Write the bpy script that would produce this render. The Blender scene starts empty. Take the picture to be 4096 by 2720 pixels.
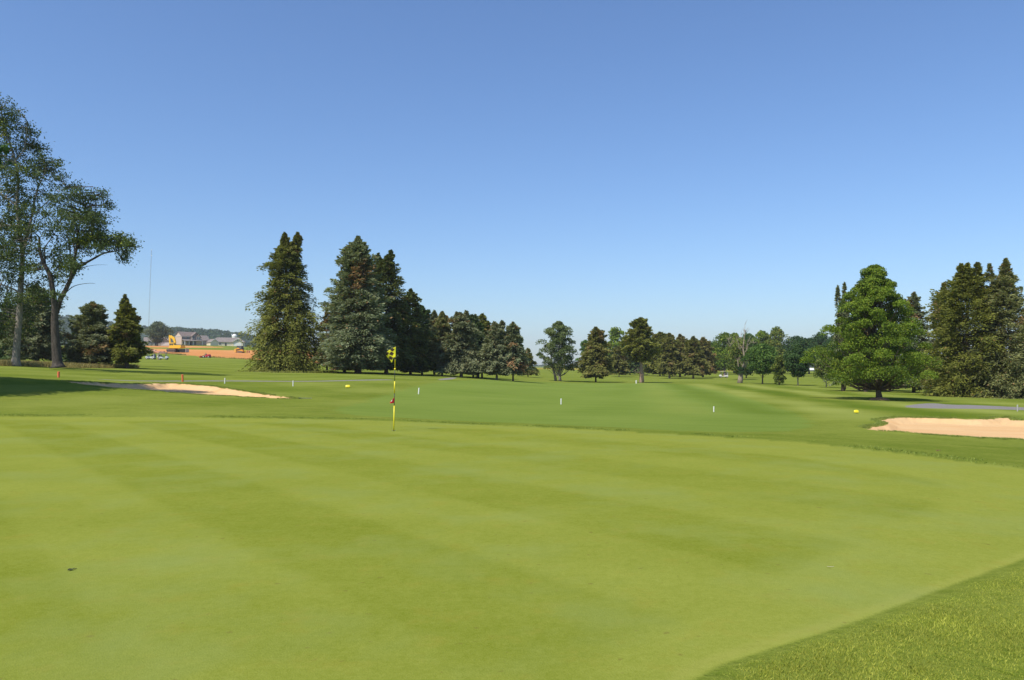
import bpy, math, random
import numpy as np
from mathutils import Vector, Matrix

# ------------------------------------------------------------------ camera, sky, sun, exposure
F = 3124.0; CX = 2048.0; HY = 1462.0; EYE = 1.66      # photograph pixels (4096 wide)
scn = bpy.context.scene
COL = scn.collection
cam_d = bpy.data.cameras.new("camera"); cam = bpy.data.objects.new("camera", cam_d); COL.objects.link(cam)
cam.location = (0, 0, EYE); cam.rotation_euler = (math.radians(90), 0, 0)
cam_d.sensor_width = 36; cam_d.lens = F/4096*36; cam_d.shift_y = (HY-1360)/4096
cam_d.clip_start = 0.1; cam_d.clip_end = 20000
scn.camera = cam
LD = Vector((0.48, 0.52, -0.98)).normalized()          # the way sunlight travels
SUN_EL = math.asin(-LD.z); SUN_ROT = math.atan2(-LD.x, -LD.y)
world = bpy.data.worlds.new("World"); scn.world = world; world.use_nodes = True
wn = world.node_tree.nodes; wl = world.node_tree.links
bg = wn['Background']; sky = wn.new('ShaderNodeTexSky'); sky.sky_type = 'NISHITA'; sky.sun_disc = False
sky.sun_elevation = SUN_EL; sky.sun_rotation = SUN_ROT
sky.altitude = 200; sky.air_density = 1.15; sky.dust_density = 0.5; sky.ozone_density = 5.0
wb = wn.new('ShaderNodeMix'); wb.data_type = 'RGBA'; wb.blend_type = 'MULTIPLY'; wb.inputs[0].default_value = 1; wb.inputs[7].default_value = (.90, 1.03, 1.22, 1)
wl.new(sky.outputs[0], wb.inputs[6]); wl.new(wb.outputs[2], bg.inputs[0]); bg.inputs[1].default_value = 0.10
sun_d = bpy.data.lights.new("sun", 'SUN'); sun_d.energy = 4.2; sun_d.angle = math.radians(0.53); sun_d.color = (1.0, 0.93, 0.82)
sun = bpy.data.objects.new("sun", sun_d); COL.objects.link(sun)
sun.rotation_euler = LD.to_track_quat('-Z', 'Y').to_euler(); sun.location = (-50, -50, 80)
scn.view_settings.view_transform = 'Standard'; scn.view_settings.look = 'None'
scn.view_settings.exposure = 0.35; scn.view_settings.gamma = 1.0
scn.render.engine = 'CYCLES'
scn.cycles.max_bounces = 6; scn.cycles.transparent_max_bounces = 8

# ------------------------------------------------------------------ helpers
def tag(o, label=None, cat=None, group=None, kind=None):
    if label: o['label'] = label
    if cat: o['category'] = cat
    if group: o['group'] = group
    if kind: o['kind'] = kind
    return o
def empty(name, loc, rz=0.0, label=None, cat=None, group=None):
    o = bpy.data.objects.new(name, None); COL.objects.link(o); o.location = loc; o.rotation_euler = (0, 0, rz)
    return tag(o, label, cat, group)
def mesh_obj(name, V, Fc, mat, parent=None, attrs=None, smooth=False, matidx=None):
    """V (n,3) array, Fc list of tuples or (m,k) int array."""
    me = bpy.data.meshes.new(name)
    V = np.asarray(V, dtype=np.float32)
    if isinstance(Fc, np.ndarray):
        m, k = Fc.shape
        me.vertices.add(len(V)); me.vertices.foreach_set('co', V.ravel())
        me.loops.add(m*k); me.loops.foreach_set('vertex_index', Fc.astype(np.int32).ravel())
        me.polygons.add(m); me.polygons.foreach_set('loop_start', np.arange(0, m*k, k, dtype=np.int32))
        me.update(calc_edges=True)
    else:
        me.from_pydata([tuple(map(float, v)) for v in V], [], Fc); me.update()
    if attrs:
        for an, arr in attrs.items():
            a = me.attributes.new(an, 'FLOAT_COLOR', 'POINT')
            a.data.foreach_set('color', np.asarray(arr, dtype=np.float32).ravel())
    if smooth: me.polygons.foreach_set('use_smooth', np.ones(len(me.polygons), dtype=bool))
    for mm in (mat if isinstance(mat, (list, tuple)) else [mat]): me.materials.append(mm)
    if matidx is not None: me.polygons.foreach_set('material_index', np.asarray(matidx, dtype=np.int32))
    o = bpy.data.objects.new(name, me); COL.objects.link(o)
    if parent: o.parent = parent
    return o
class MB:
    def __init__(s): s.v = []; s.f = []
    def add(s, vs, fs):
        n = len(s.v); s.v += [tuple(map(float, v)) for v in vs]; s.f += [tuple(i+n for i in f) for f in fs]; return s
    def box(s, c, size, rz=0.0, ry=0.0, top=(1, 1)):
        M = Matrix.Rotation(rz, 3, 'Z') @ Matrix.Rotation(ry, 3, 'Y')
        vs = []
        for k in (-1, 1):
            tx, ty = top if k == 1 else (1, 1)
            for a, b in ((-1, -1), (1, -1), (1, 1), (-1, 1)):
                vs.append(M @ Vector((a*size[0]/2*tx, b*size[1]/2*ty, k*size[2]/2)) + Vector(c))
        return s.add(vs, [(3, 2, 1, 0), (4, 5, 6, 7), (0, 1, 5, 4), (1, 2, 6, 5), (2, 3, 7, 6), (3, 0, 4, 7)])
    def tube(s, pts, rad, n=6, cap=True):
        pts = [Vector(p) for p in pts]
        if not hasattr(rad, '__len__'): rad = [rad]*len(pts)
        vs = []; fs = []; prev = None
        for i, p in enumerate(pts):
            t = (pts[min(i+1, len(pts)-1)]-pts[max(i-1, 0)])
            if t.length < 1e-9: t = Vector((0, 0, 1))
            t.normalize()
            ref = prev if prev is not None else (Vector((1, 0, 0)) if abs(t.x) < .8 else Vector((0, 1, 0)))
            a = (ref - t*ref.dot(t)); a = a.normalized() if a.length > 1e-6 else t.orthogonal().normalized()
            prev = a; b = t.cross(a)
            for k in range(n):
                an = 2*math.pi*k/n; vs.append(p + (a*math.cos(an)+b*math.sin(an))*rad[i])
        for i in range(len(pts)-1):
            for k in range(n):
                k2 = (k+1) % n; fs.append((i*n+k, i*n+k2, (i+1)*n+k2, (i+1)*n+k))
        if cap:
            fs.append(tuple(range(n-1, -1, -1))); fs.append(tuple((len(pts)-1)*n+k for k in range(n)))
        return s.add(vs, fs)
    def prism(s, poly, axis_from, axis_to, frame):
        """poly of 2-D points extruded; frame(u,v,w)->xyz"""
        n = len(poly)
        vs = [frame(p[0], p[1], axis_from) for p in poly]+[frame(p[0], p[1], axis_to) for p in poly]
        fs = [tuple(range(n-1, -1, -1)), tuple(range(n, 2*n))]+[(i, (i+1) % n, (i+1) % n+n, i+n) for i in range(n)]
        return s.add(vs, fs)
    def xz(s, poly, y0, y1): return s.prism(poly, y0, y1, lambda u, v, w: (u, w, v))
    def yz(s, poly, x0, x1): return s.prism(poly, x0, x1, lambda u, v, w: (w, u, v))
    def ball(s, c, r, nu=10, nv=7, p=1.0):
        r = r if hasattr(r, '__len__') else (r, r, r); vs = []; fs = []
        sg = lambda x: math.copysign(abs(x)**p, x)
        for j in range(nv+1):
            th = math.pi*j/nv
            for i in range(nu):
                ph = 2*math.pi*i/nu
                vs.append((c[0]+r[0]*sg(math.sin(th))*sg(math.cos(ph)), c[1]+r[1]*sg(math.sin(th))*sg(math.sin(ph)), c[2]+r[2]*sg(math.cos(th))))
        for j in range(nv):
            for i in range(nu):
                i2 = (i+1) % nu; fs.append((j*nu+i, (j+1)*nu+i, (j+1)*nu+i2, j*nu+i2))
        return s.add(vs, fs)
    def build(s, name, mat, parent=None, smooth=False, bevel=0.0):
        o = mesh_obj(name, np.array(s.v), s.f, mat, parent, smooth=smooth)
        if bevel:
            m = o.modifiers.new('bevel', 'BEVEL'); m.width = bevel; m.segments = 2
        return o

# ------------------------------------------------------------------ materials
def new_mat(name):
    m = bpy.data.materials.new(name); m.use_nodes = True; m.node_tree.nodes.clear(); return m
class NT:
    def __init__(s, m): s.n = m.node_tree.nodes; s.l = m.node_tree.links
    def node(s, t, **kw):
        nd = s.n.new(t)
        for k, v in kw.items(): setattr(nd, k, v)
        return nd
    def link(s, a, b): s.l.new(a, b)
    def math(s, op, a, b=None, clamp=False):
        nd = s.node('ShaderNodeMath', operation=op); nd.use_clamp = clamp
        for i, x in enumerate((a, b)):
            if x is None: continue
            if isinstance(x, (int, float)): nd.inputs[i].default_value = x
            else: s.link(x, nd.inputs[i])
        return nd.outputs[0]
    def mix(s, fac, a, b, blend='MIX'):
        nd = s.node('ShaderNodeMix', data_type='RGBA', blend_type=blend)
        if isinstance(fac, (int, float)): nd.inputs[0].default_value = fac
        else: s.link(fac, nd.inputs[0])
        for i, x in ((6, a), (7, b)):
            if isinstance(x, tuple): nd.inputs[i].default_value = (*x[:3], 1)
            else: s.link(x, nd.inputs[i])
        return nd.outputs[2]
    def noise(s, scale, detail=3, rough=.55, vec=None, stretch=None):
        nd = s.node('ShaderNodeTexNoise'); nd.inputs['Scale'].default_value = scale
        nd.inputs['Detail'].default_value = detail; nd.inputs['Roughness'].default_value = rough
        if vec is None:
            vec = s.node('ShaderNodeNewGeometry').outputs['Position']
        if stretch:
            mp = s.node('ShaderNodeMapping'); mp.inputs['Scale'].default_value = stretch[:3]
            if len(stretch) > 3: mp.inputs['Rotation'].default_value = (0, 0, stretch[3])
            s.link(vec, mp.inputs[0]); vec = mp.outputs[0]
        s.link(vec, nd.inputs['Vector']); return nd.outputs[0]
    def ramp(s, fac, lo, hi):
        nd = s.node('ShaderNodeMapRange'); s.link(fac, nd.inputs[0]); nd.inputs[1].default_value = lo; nd.inputs[2].default_value = hi
        return nd.outputs[0]
def solid(name, col, rough=.6, metal=0.0, var=.12, scale=6.0, spec=.4, bump=0.0):
    m = new_mat(name); t = NT(m)
    p = t.node('ShaderNodeBsdfPrincipled'); out = t.node('ShaderNodeOutputMaterial')
    co = t.node('ShaderNodeTexCoord').outputs['Object']
    nz = t.noise(scale, 4, .6, co)
    dk = tuple(c*(1-var*1.6) for c in col); lt = tuple(min(1, c*(1+var)) for c in col)
    t.link(t.mix(t.ramp(nz, .3, .7), dk, lt), p.inputs['Base Color'])
    p.inputs['Roughness'].default_value = rough; p.inputs['Metallic'].default_value = metal
    p.inputs['Specular IOR Level'].default_value = spec
    if bump:
        b = t.node('ShaderNodeBump'); b.inputs['Strength'].default_value = .6; b.inputs['Distance'].default_value = bump
        t.link(nz, b.inputs['Height']); t.link(b.outputs[0], p.inputs['Normal'])
    t.link(p.outputs[0], out.inputs[0]); return m
def make_foliage():
    m = new_mat('foliage'); t = NT(m)
    at = t.node('ShaderNodeAttribute', attribute_name='tint')
    p = t.node('ShaderNodeBsdfPrincipled'); p.inputs['Roughness'].default_value = .6; p.inputs['Specular IOR Level'].default_value = .12
    tr = t.node('ShaderNodeBsdfTranslucent'); mx = t.node('ShaderNodeMixShader'); mx.inputs[0].default_value = .28
    t.link(at.outputs['Color'], p.inputs['Base Color'])
    t.link(t.mix(1.0, at.outputs['Color'], (1.25, 1.25, .6), 'MULTIPLY'), tr.inputs['Color'])
    t.link(p.outputs[0], mx.inputs[1]); t.link(tr.outputs[0], mx.inputs[2])
    out = t.node('ShaderNodeOutputMaterial'); t.link(mx.outputs[0], out.inputs[0]); return m
def make_bark(name, a, b):
    m = new_mat(name); t = NT(m)
    co = t.node('ShaderNodeTexCoord').outputs['Object']
    n1 = t.noise(3.0, 5, .65, co, (2.2, 2.2, .5)); n2 = t.noise(14, 3, .6, co, (1.6, 1.6, .35))
    p = t.node('ShaderNodeBsdfPrincipled'); p.inputs['Roughness'].default_value = .9; p.inputs['Specular IOR Level'].default_value = .15
    c = t.mix(t.ramp(n1, .35, .65), a, b); c = t.mix(t.math('MULTIPLY', t.ramp(n2, .45, .6), .45), c, tuple(x*.45 for x in a))
    t.link(c, p.inputs['Base Color'])
    bp = t.node('ShaderNodeBump'); bp.inputs['Distance'].default_value = .06; t.link(n2, bp.inputs['Height']); t.link(bp.outputs[0], p.inputs['Normal'])
    out = t.node('ShaderNodeOutputMaterial'); t.link(p.outputs[0], out.inputs[0]); return m

G_GREEN = ((.137, .172, .014), (.252, .280, .052))
G_FAIR = ((.128, .190, .030), (.198, .260, .054))
G_ROUGH = ((.104, .150, .016), (.236, .268, .050))
def make_turf():
    m = new_mat('turf_and_earth'); t = NT(m)
    za = t.node('ShaderNodeAttribute', attribute_name='za'); zb = t.node('ShaderNodeAttribute', attribute_name='zb')
    sa = t.node('ShaderNodeSeparateColor'); t.link(za.outputs['Color'], sa.inputs[0])
    sb = t.node('ShaderNodeSeparateColor'); t.link(zb.outputs['Color'], sb.inputs[0])
    wg, wf, ws = sa.outputs; wp = za.outputs['Alpha']
    wsoil, wcrop, wdry = sb.outputs; stripe = zb.outputs['Alpha']
    big = t.ramp(t.noise(.09, 3, .55), .32, .68); mid = t.ramp(t.noise(.9, 4, .6), .3, .7)
    fine = t.ramp(t.noise(9, 4, .65), .3, .7); grain = t.ramp(t.noise(75, 3, .7), .28, .72); tuft = t.ramp(t.noise(28, 4, .7), .3, .7)
    streak = t.ramp(t.noise(.6, 4, .6, None, (.25, 1.6, 1, math.radians(-25))), .3, .7)
    # rough
    a1 = t.math('MULTIPLY', big, .3); a2 = t.math('MULTIPLY', mid, .22); a3 = t.math('MULTIPLY', fine, .28); a4 = t.math('MULTIPLY', tuft, .3)
    fr = t.math('ADD', t.math('MULTIPLY', t.math('SUBTRACT', t.math('ADD', t.math('ADD', a1, a2), t.math('ADD', a3, a4)), .55), 1.5), .5, clamp=True)
    rough = t.mix(fr, G_ROUGH[0], G_ROUGH[1])
    rough = t.mix(t.math('MULTIPLY', t.ramp(tuft, .62, 1.0), .35), rough, (.06, .10, .015))
    rough = t.mix(t.math('MULTIPLY', t.ramp(streak, .66, .95), .5), rough, (.235, .245, .05))
    # fairway
    ff = t.math('ADD', t.math('MULTIPLY', big, .35), t.math('ADD', t.math('MULTIPLY', streak, .35), t.math('MULTIPLY', fine, .3)))
    fair = t.mix(ff, G_FAIR[0], G_FAIR[1])
    # green
    g2 = t.ramp(t.noise(190, 2, .8), .3, .7); m2 = t.ramp(t.noise(2.6, 5, .7), .3, .7)
    fg = t.math('ADD', t.math('MULTIPLY', t.math('ADD', mid, m2), .16), t.math('ADD', t.math('MULTIPLY', big, .12), t.math('ADD', t.math('MULTIPLY', t.math('ADD', grain, tuft), .34), t.math('MULTIPLY', t.math('ADD', t.math('MULTIPLY', fine, .6), g2), .36))))
    fg = t.math('ADD', fg, t.math('MULTIPLY', t.math('SUBTRACT', stripe, .5), .9))
    fg = t.math('ADD', fg, -.31, clamp=True)
    green = t.mix(fg, G_GREEN[0], G_GREEN[1])
    green = t.mix(t.math('MULTIPLY', t.ramp(m2, .6, 1), .35), green, (.23, .205, .03))
    green = t.mix(t.math('MULTIPLY', t.ramp(t.noise(11, 2, .4), .70, .76), .5), green, (.15, .13, .03))
    green = t.mix(t.math('MULTIPLY', t.ramp(t.noise(.55, 4, .6), .48, .72), .55), green, (.210, .258, .072))
    c = t.mix(wf, rough, fair)
    st = t.math('SUBTRACT', 1.0, wg)
    dk = t.math('MULTIPLY', t.math('SUBTRACT', stripe, .5), st)
    c = t.mix(t.ramp(dk, 0.0, .5), c, (.245, .280, .062)); c = t.mix(t.math('MULTIPLY', t.ramp(t.math('MULTIPLY', dk, -1), 0.0, .5), .8), c, (.085, .135, .012))
    c = t.mix(wg, c, green)
    # dry unmown grass and crop
    dry = t.mix(fine, (.20, .165, .045), (.34, .27, .09)); c = t.mix(wdry, c, dry)
    crop = t.mix(mid, (.20, .19, .03), (.38, .30, .05)); c = t.mix(wcrop, c, crop)
    # soil
    s1 = t.ramp(t.noise(.07, 4, .6, None, (.6, 1.4, 1)), .3, .7)
    soil = t.mix(s1, (.50, .20, .065), (.66, .33, .12)); soil = t.mix(t.math('MULTIPLY', fine, .3), soil, (.42, .19, .08))
    c = t.mix(wsoil, c, soil)
    # path
    path = t.mix(fine, (.19, .18, .165), (.27, .25, .235)); c = t.mix(wp, c, path)
    # sand
    s2 = t.ramp(t.noise(.35, 4, .6, None, (.5, 1.5, 1)), .42, .72)
    s3 = t.ramp(t.noise(5, 5, .7), .3, .7)
    sand = t.mix(s2, (.67, .445, .225), (.62, .35, .15)); sand = t.mix(t.math('MULTIPLY', s3, .35), sand, (.50, .33, .16)); sand = t.mix(t.math('MULTIPLY', grain, .18), sand, (.72, .52, .30))
    c = t.mix(ws, c, sand)
    p = t.node('ShaderNodeBsdfPrincipled'); t.link(c, p.inputs['Base Color']); p.inputs['Roughness'].default_value = 1.0; p.inputs['Specular IOR Level'].default_value = 0.0
    b = t.node('ShaderNodeBump'); b.inputs['Strength'].default_value = .55
    hh = t.math('ADD', t.math('MULTIPLY', grain, .004), t.math('MULTIPLY', t.math('ADD', t.math('MULTIPLY', tuft, .022), t.math('MULTIPLY', fine, .03)), t.math('SUBTRACT', 1.0, t.math('MAXIMUM', wg, ws))))
    hh = t.math('ADD', hh, t.math('MULTIPLY', t.math('MULTIPLY', s3, ws), .03))
    b.inputs['Distance'].default_value = 1.0; t.link(hh, b.inputs['Height']); t.link(b.outputs[0], p.inputs['Normal'])
    out = t.node('ShaderNodeOutputMaterial'); t.link(p.outputs[0], out.inputs[0]); return m

M_FOL = make_foliage(); M_TURF = make_turf()
M_BARK = make_bark('bark_brown', (.10, .075, .055), (.20, .155, .11))
M_BARKG = make_bark('bark_grey', (.19, .165, .135), (.36, .32, .26))
M_BARKT = make_bark('bark_tan', (.30, .20, .14), (.46, .34, .25))
M_BARKD = make_bark('bark_dead', (.24, .19, .135), (.42, .35, .26))

# ------------------------------------------------------------------ terrain
COLS = {
 0:   [(25.3,1667),(32,1606),(38,1555),(44,1512),(50,1496),(60,1479),(75,1460),(95,1454),(150,1446),(215,1437),(260,1428),(310,1405),(400,1391),(520,1381)],
 500: [(25.5,1669),(32,1620),(38,1580),(43,1557),(49,1536),(60,1518),(75,1492),(100,1474),(150,1457),(215,1441),(250,1430),(310,1407),(400,1392),(520,1381)],
 900: [(25,1674),(32,1632),(40,1595),(45,1573),(50,1552),(60,1526),(80,1502),(105,1488),(150,1465),(215,1443),(240,1434),(310,1411),(400,1396),(520,1379)],
 1200:[(24.5,1680),(32,1637),(42,1600),(50,1569),(60,1540),(68,1525),(85,1504),(110,1489),(150,1473),(215,1455),(310,1434),(520,1402)],
 1500:[(24,1690),(32,1648),(45,1598),(60,1549),(72,1525),(85,1508),(110,1494),(150,1480),(215,1462),(310,1448),(520,1432)],
 1900:[(23,1704),(30,1680),(40,1637),(55,1583),(75,1544),(95,1526),(122,1514),(150,1503),(215,1489),(310,1478),(520,1470)],
 2240:[(22,1716),(28,1690),(40,1645),(60,1590),(90,1556),(130,1537),(162,1527),(215,1505),(310,1484),(520,1475),(1500,1470)],
 2700:[(20,1740),(27,1705),(40,1650),(60,1605),(90,1565),(130,1544),(165,1530),(215,1513),(310,1492),(520,1480),(1500,1470)],
 3200:[(18.5,1768),(26,1722),(35,1680),(50,1640),(72,1593),(100,1565),(140,1544),(200,1517),(310,1494),(520,1481),(1500,1472)],
 3600:[(16,1812),(22,1757),(30,1700),(45,1645),(60,1618),(72,1600),(90,1580),(140,1550),(200,1525),(310,1500),(520,1482),(1500,1472)],
 4096:[(13.5,1872),(20,1800),(26,1763),(34,1690),(42,1652),(50,1633),(70,1606),(88,1591),(140,1552),(310,1500),(520,1484),(1500,1474)]}
UG = np.arange(-1000, 5101, 50.0); LG = np.arange(math.log(1.5), math.log(4000), .03)
def _table():
    cx = sorted(COLS); rows = []
    for c in cx:
        ks = COLS[c]; ds = [1.5, 8.0]; zs = [0.0, 0.0]
        if c >= 3600: ds = [1.5, 5.0]
        if c < 4000: ds.append(min(14, ks[0][0]-3)); zs.append(0.0)
        for d, py in ks: ds.append(d); zs.append(EYE-(py-HY)/F*d)
        if ks[-1][0] < 1000: ds.append(900); zs.append(zs[-1]*1.08+(.5 if zs[-1] > 3 else -1))
        ds.append(4000); zs.append(zs[-1])
        rows.append(np.interp(LG, np.log(ds), zs))
    T = np.zeros((len(UG), len(LG)))
    R = np.array(rows)
    for j in range(len(LG)): T[:, j] = np.interp(UG, cx, R[:, j])
    def sm(A, sig, ax):
        k = np.arange(-int(3*sig)-1, int(3*sig)+2); w = np.exp(-.5*(k/sig)**2); w /= w.sum(); n = len(k)//2
        P = np.concatenate([np.repeat(A.take([0], ax), n, ax), A, np.repeat(A.take([-1], ax), n, ax)], ax)
        return sum(w[i]*P.take(range(i, i+A.shape[ax]), ax) for i in range(len(k)))
    return sm(sm(T, 1.6, 0), 1.3, 1)
TAB = _table()
def vnoise(x, y, s, seed=0):
    x = np.asarray(x)/s; y = np.asarray(y)/s; xi = np.floor(x); yi = np.floor(y); fx = x-xi; fy = y-yi
    fx = fx*fx*(3-2*fx); fy = fy*fy*(3-2*fy)
    def h(a, b):
        v = np.sin(a*127.1+b*311.7+seed*74.7)*43758.5453; return v-np.floor(v)
    return (h(xi, yi)*(1-fx)+h(xi+1, yi)*fx)*(1-fy)+(h(xi, yi+1)*(1-fx)+h(xi+1, yi+1)*fx)*fy
def zbase(X, Y):
    X = np.asarray(X, float); Y = np.asarray(Y, float)
    r = np.hypot(X, Y)+1e-6; th = np.arctan2(X, Y); tc = np.clip(th, -.75, .75)
    u = CX+F*np.tan(tc); d = np.clip(r*np.cos(tc), 1.6, 3900)
    fu = np.clip((u-UG[0])/50.0, 0, len(UG)-1.001); fl = np.clip((np.log(d)-LG[0])/.03, 0, len(LG)-1.001)
    i = fu.astype(int); j = fl.astype(int); a = fu-i; b = fl-j
    z = TAB[i, j]*(1-a)*(1-b)+TAB[i+1, j]*a*(1-b)+TAB[i, j+1]*(1-a)*b+TAB[i+1, j+1]*a*b
    back = np.clip((np.abs(th)-1.0)/.6, 0, 1); z = z*(1-back)
    amp = np.clip((d-28)/30, 0, 1)*np.clip((160-d)/60, 0, 1)
    return z+amp*.10*(vnoise(X, Y, 9, 3)-.5)
def unproj(px, py):
    ds = np.exp(np.linspace(math.log(2.6), math.log(900), 3000)); x = (px-CX)/F*ds
    pys = HY+F*(EYE-zbase(x, ds))/ds
    k = np.argmax(pys <= py)
    if k == 0: k = len(ds)-1 if pys[-1] > py else 0
    return np.array((x[k], ds[k]))
def sdist(P, poly):
    """signed distance, positive inside. P (n,2)"""
    out = np.full(len(P), -1e3); lo = poly.min(0)-2.5; hi = poly.max(0)+2.5
    m = (P[:, 0] > lo[0]) & (P[:, 0] < hi[0]) & (P[:, 1] > lo[1]) & (P[:, 1] < hi[1])
    Q = P[m]; d2 = np.full(len(Q), 1e9); ins = np.zeros(len(Q), bool); n = len(poly)
    for i in range(n):
        a = poly[i]; b = poly[(i+1) % n]; ab = b-a
        t = np.clip(((Q-a)@ab)/(ab@ab+1e-12), 0, 1); d2 = np.minimum(d2, ((Q-a-t[:, None]*ab)**2).sum(1))
        c = ((a[1] > Q[:, 1]) != (b[1] > Q[:, 1])); 
        with np.errstate(divide='ignore', invalid='ignore'):
            ins ^= c & (Q[:, 0] < (b[0]-a[0])*(Q[:, 1]-a[1])/(b[1]-a[1])+a[0])
    out[m] = np.sqrt(d2)*np.where(ins, 1, -1); return out
def smooth_poly(p, it=2):
    p = np.array(p)
    for _ in range(it):
        q = np.roll(p, -1, 0); p = np.stack([.75*p+.25*q, .25*p+.75*q], 1).reshape(-1, 2)
    return p
def pxpoly(pts, it=1): return smooth_poly([unproj(*p) for p in pts], it)
far_edge = [(-900,1664),(-300,1666),(0,1668),(600,1669),(1000,1674),(1400,1681),(1700,1690),(2000,1703),(2300,1716),(2600,1734),(3000,1757),(3300,1780),(3700,1828),(4096,1878)]
GREEN = smooth_poly([unproj(*p) for p in far_edge]+[np.array(p) for p in ((10.3,13.2),(9.0,10.0),(6.2,8.3))]+[unproj(*p) for p in ((4096,2240),(3733,2374),(3497,2459),(3266,2533),(3074,2594),(2776,2690))]+[np.array(p) for p in ((.3,3.2),(-1.2,1.6),(-6,-1),(-14,3),(-22,10),(-26,18))], 1)
INNER = smooth_poly([unproj(*p) for p in ((-900,1676),(0,1680),(1000,1688),(1700,1706),(2300,1735),(2800,1778),(3300,1850),(3700,1912),(3822,1962),(3740,2040),(3400,2180),(2900,2380),(2500,2560),(2300,2720))]+[np.array(p) for p in ((-.5,2.2),(-6,0),(-13,4),(-20,10),(-25,18))], 1)
FAIR = pxpoly([(1330,1640),(1480,1600),(1600,1560),(1700,1537),(1830,1522),(2000,1518),(2400,1533),(2740,1533),(2950,1580),(3150,1640),(3250,1690),(3200,1725),(2900,1735),(2500,1715),(2100,1695),(1700,1678),(1400,1664)], 2)
BUNK_L = pxpoly([(250,1527),(330,1528),(450,1533),(560,1537),(650,1532),(760,1537),(850,1545),(900,1553),(960,1563),(1050,1577),(1130,1588),(1190,1596),(1180,1598),(1100,1597),(1000,1591),(900,1585),(800,1580),(700,1573),(600,1565),(500,1558),(400,1549),(320,1540)], 1)
BUNK_R = pxpoly([(3500,1684),(3560,1674),(3640,1671),(3800,1675),(3900,1680),(3955,1678),(4000,1671),(4040,1673),(4060,1684),(4200,1690),(4330,1715),(4300,1745),(4200,1763),(4096,1762),(3900,1755),(3750,1745),(3650,1738),(3520,1728),(3448,1715),(3500,1708),(3530,1704),(3545,1694)], 1)
PATH_L = pxpoly([(380,1515),(800,1522.5),(1100,1524),(1400,1520),(1570,1518),(1570,1521),(1400,1523.5),(1100,1527),(800,1526),(400,1518)], 1)
PATH_L2 = pxpoly([(1745,1518),(1790,1511),(1830,1510),(1815,1516),(1770,1521)], 1)
PATH_R = pxpoly([(3600,1627),(3690,1614),(3740,1613),(3800,1619),(3900,1620),(4096,1630),(4300,1638),(4300,1652),(4096,1641),(3950,1636),(3700,1634)], 1)
SOIL = pxpoly([(-200,1388),(300,1395),(560,1393),(800,1399),(940,1402),(1100,1400),(1300,1412),(1560,1440),(1560,1458),(1300,1454),(1150,1447),(1000,1438),(870,1431),(770,1424),(700,1416),(580,1413),(300,1402),(-200,1404)], 1)
SOIL2 = pxpoly([(560,1384),(700,1382),(800,1385),(930,1390),(800,1391),(650,1390),(560,1389)], 1)
CROP = np.array([(-90,420),(130,420),(160,900),(-140,900)], float)
DRY = pxpoly([(-300,1459),(0,1456),(200,1463),(380,1464),(520,1469),(560,1473),(400,1472),(200,1469),(0,1464),(-300,1467)], 1)
MULCH = np.array([(3518-CX)/F*71.5, 71.5])
def terrain_z(X, Y):
    X = np.atleast_1d(np.asarray(X, float)); Y = np.atleast_1d(np.asarray(Y, float)); z = zbase(X, Y)
    P = np.stack([X, Y], 1); nz = (vnoise(X, Y, .5, 5)-.5)*.5+(vnoise(X, Y, .17, 6)-.5)*.25
    for poly, dep in ((BUNK_L, .30), (BUNK_R, .24)):
        s = sdist(P, poly)+nz*.5; k = np.clip(s/.75, 0, 1); k = k*k*(3-2*k)
        z = z-dep*k; z = z+.05*np.clip(1-np.abs(s+.35)/.45, 0, 1)*(vnoise(X, Y, .35, 9))
    g = np.clip((-sdist(P, GREEN))/.12, 0, 1); z = z+.022*g*np.clip((60-np.hypot(X, Y))/20, 0, 1)
    return z
def tz(x, y): return float(terrain_z(x, y)[0])
def ground_at(px, d):
    x = (px-CX)/F*d; return x, d, tz(x, d)
def ground_px(px, py):
    p = unproj(px, py); return float(p[0]), float(p[1]), tz(p[0], p[1])

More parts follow.
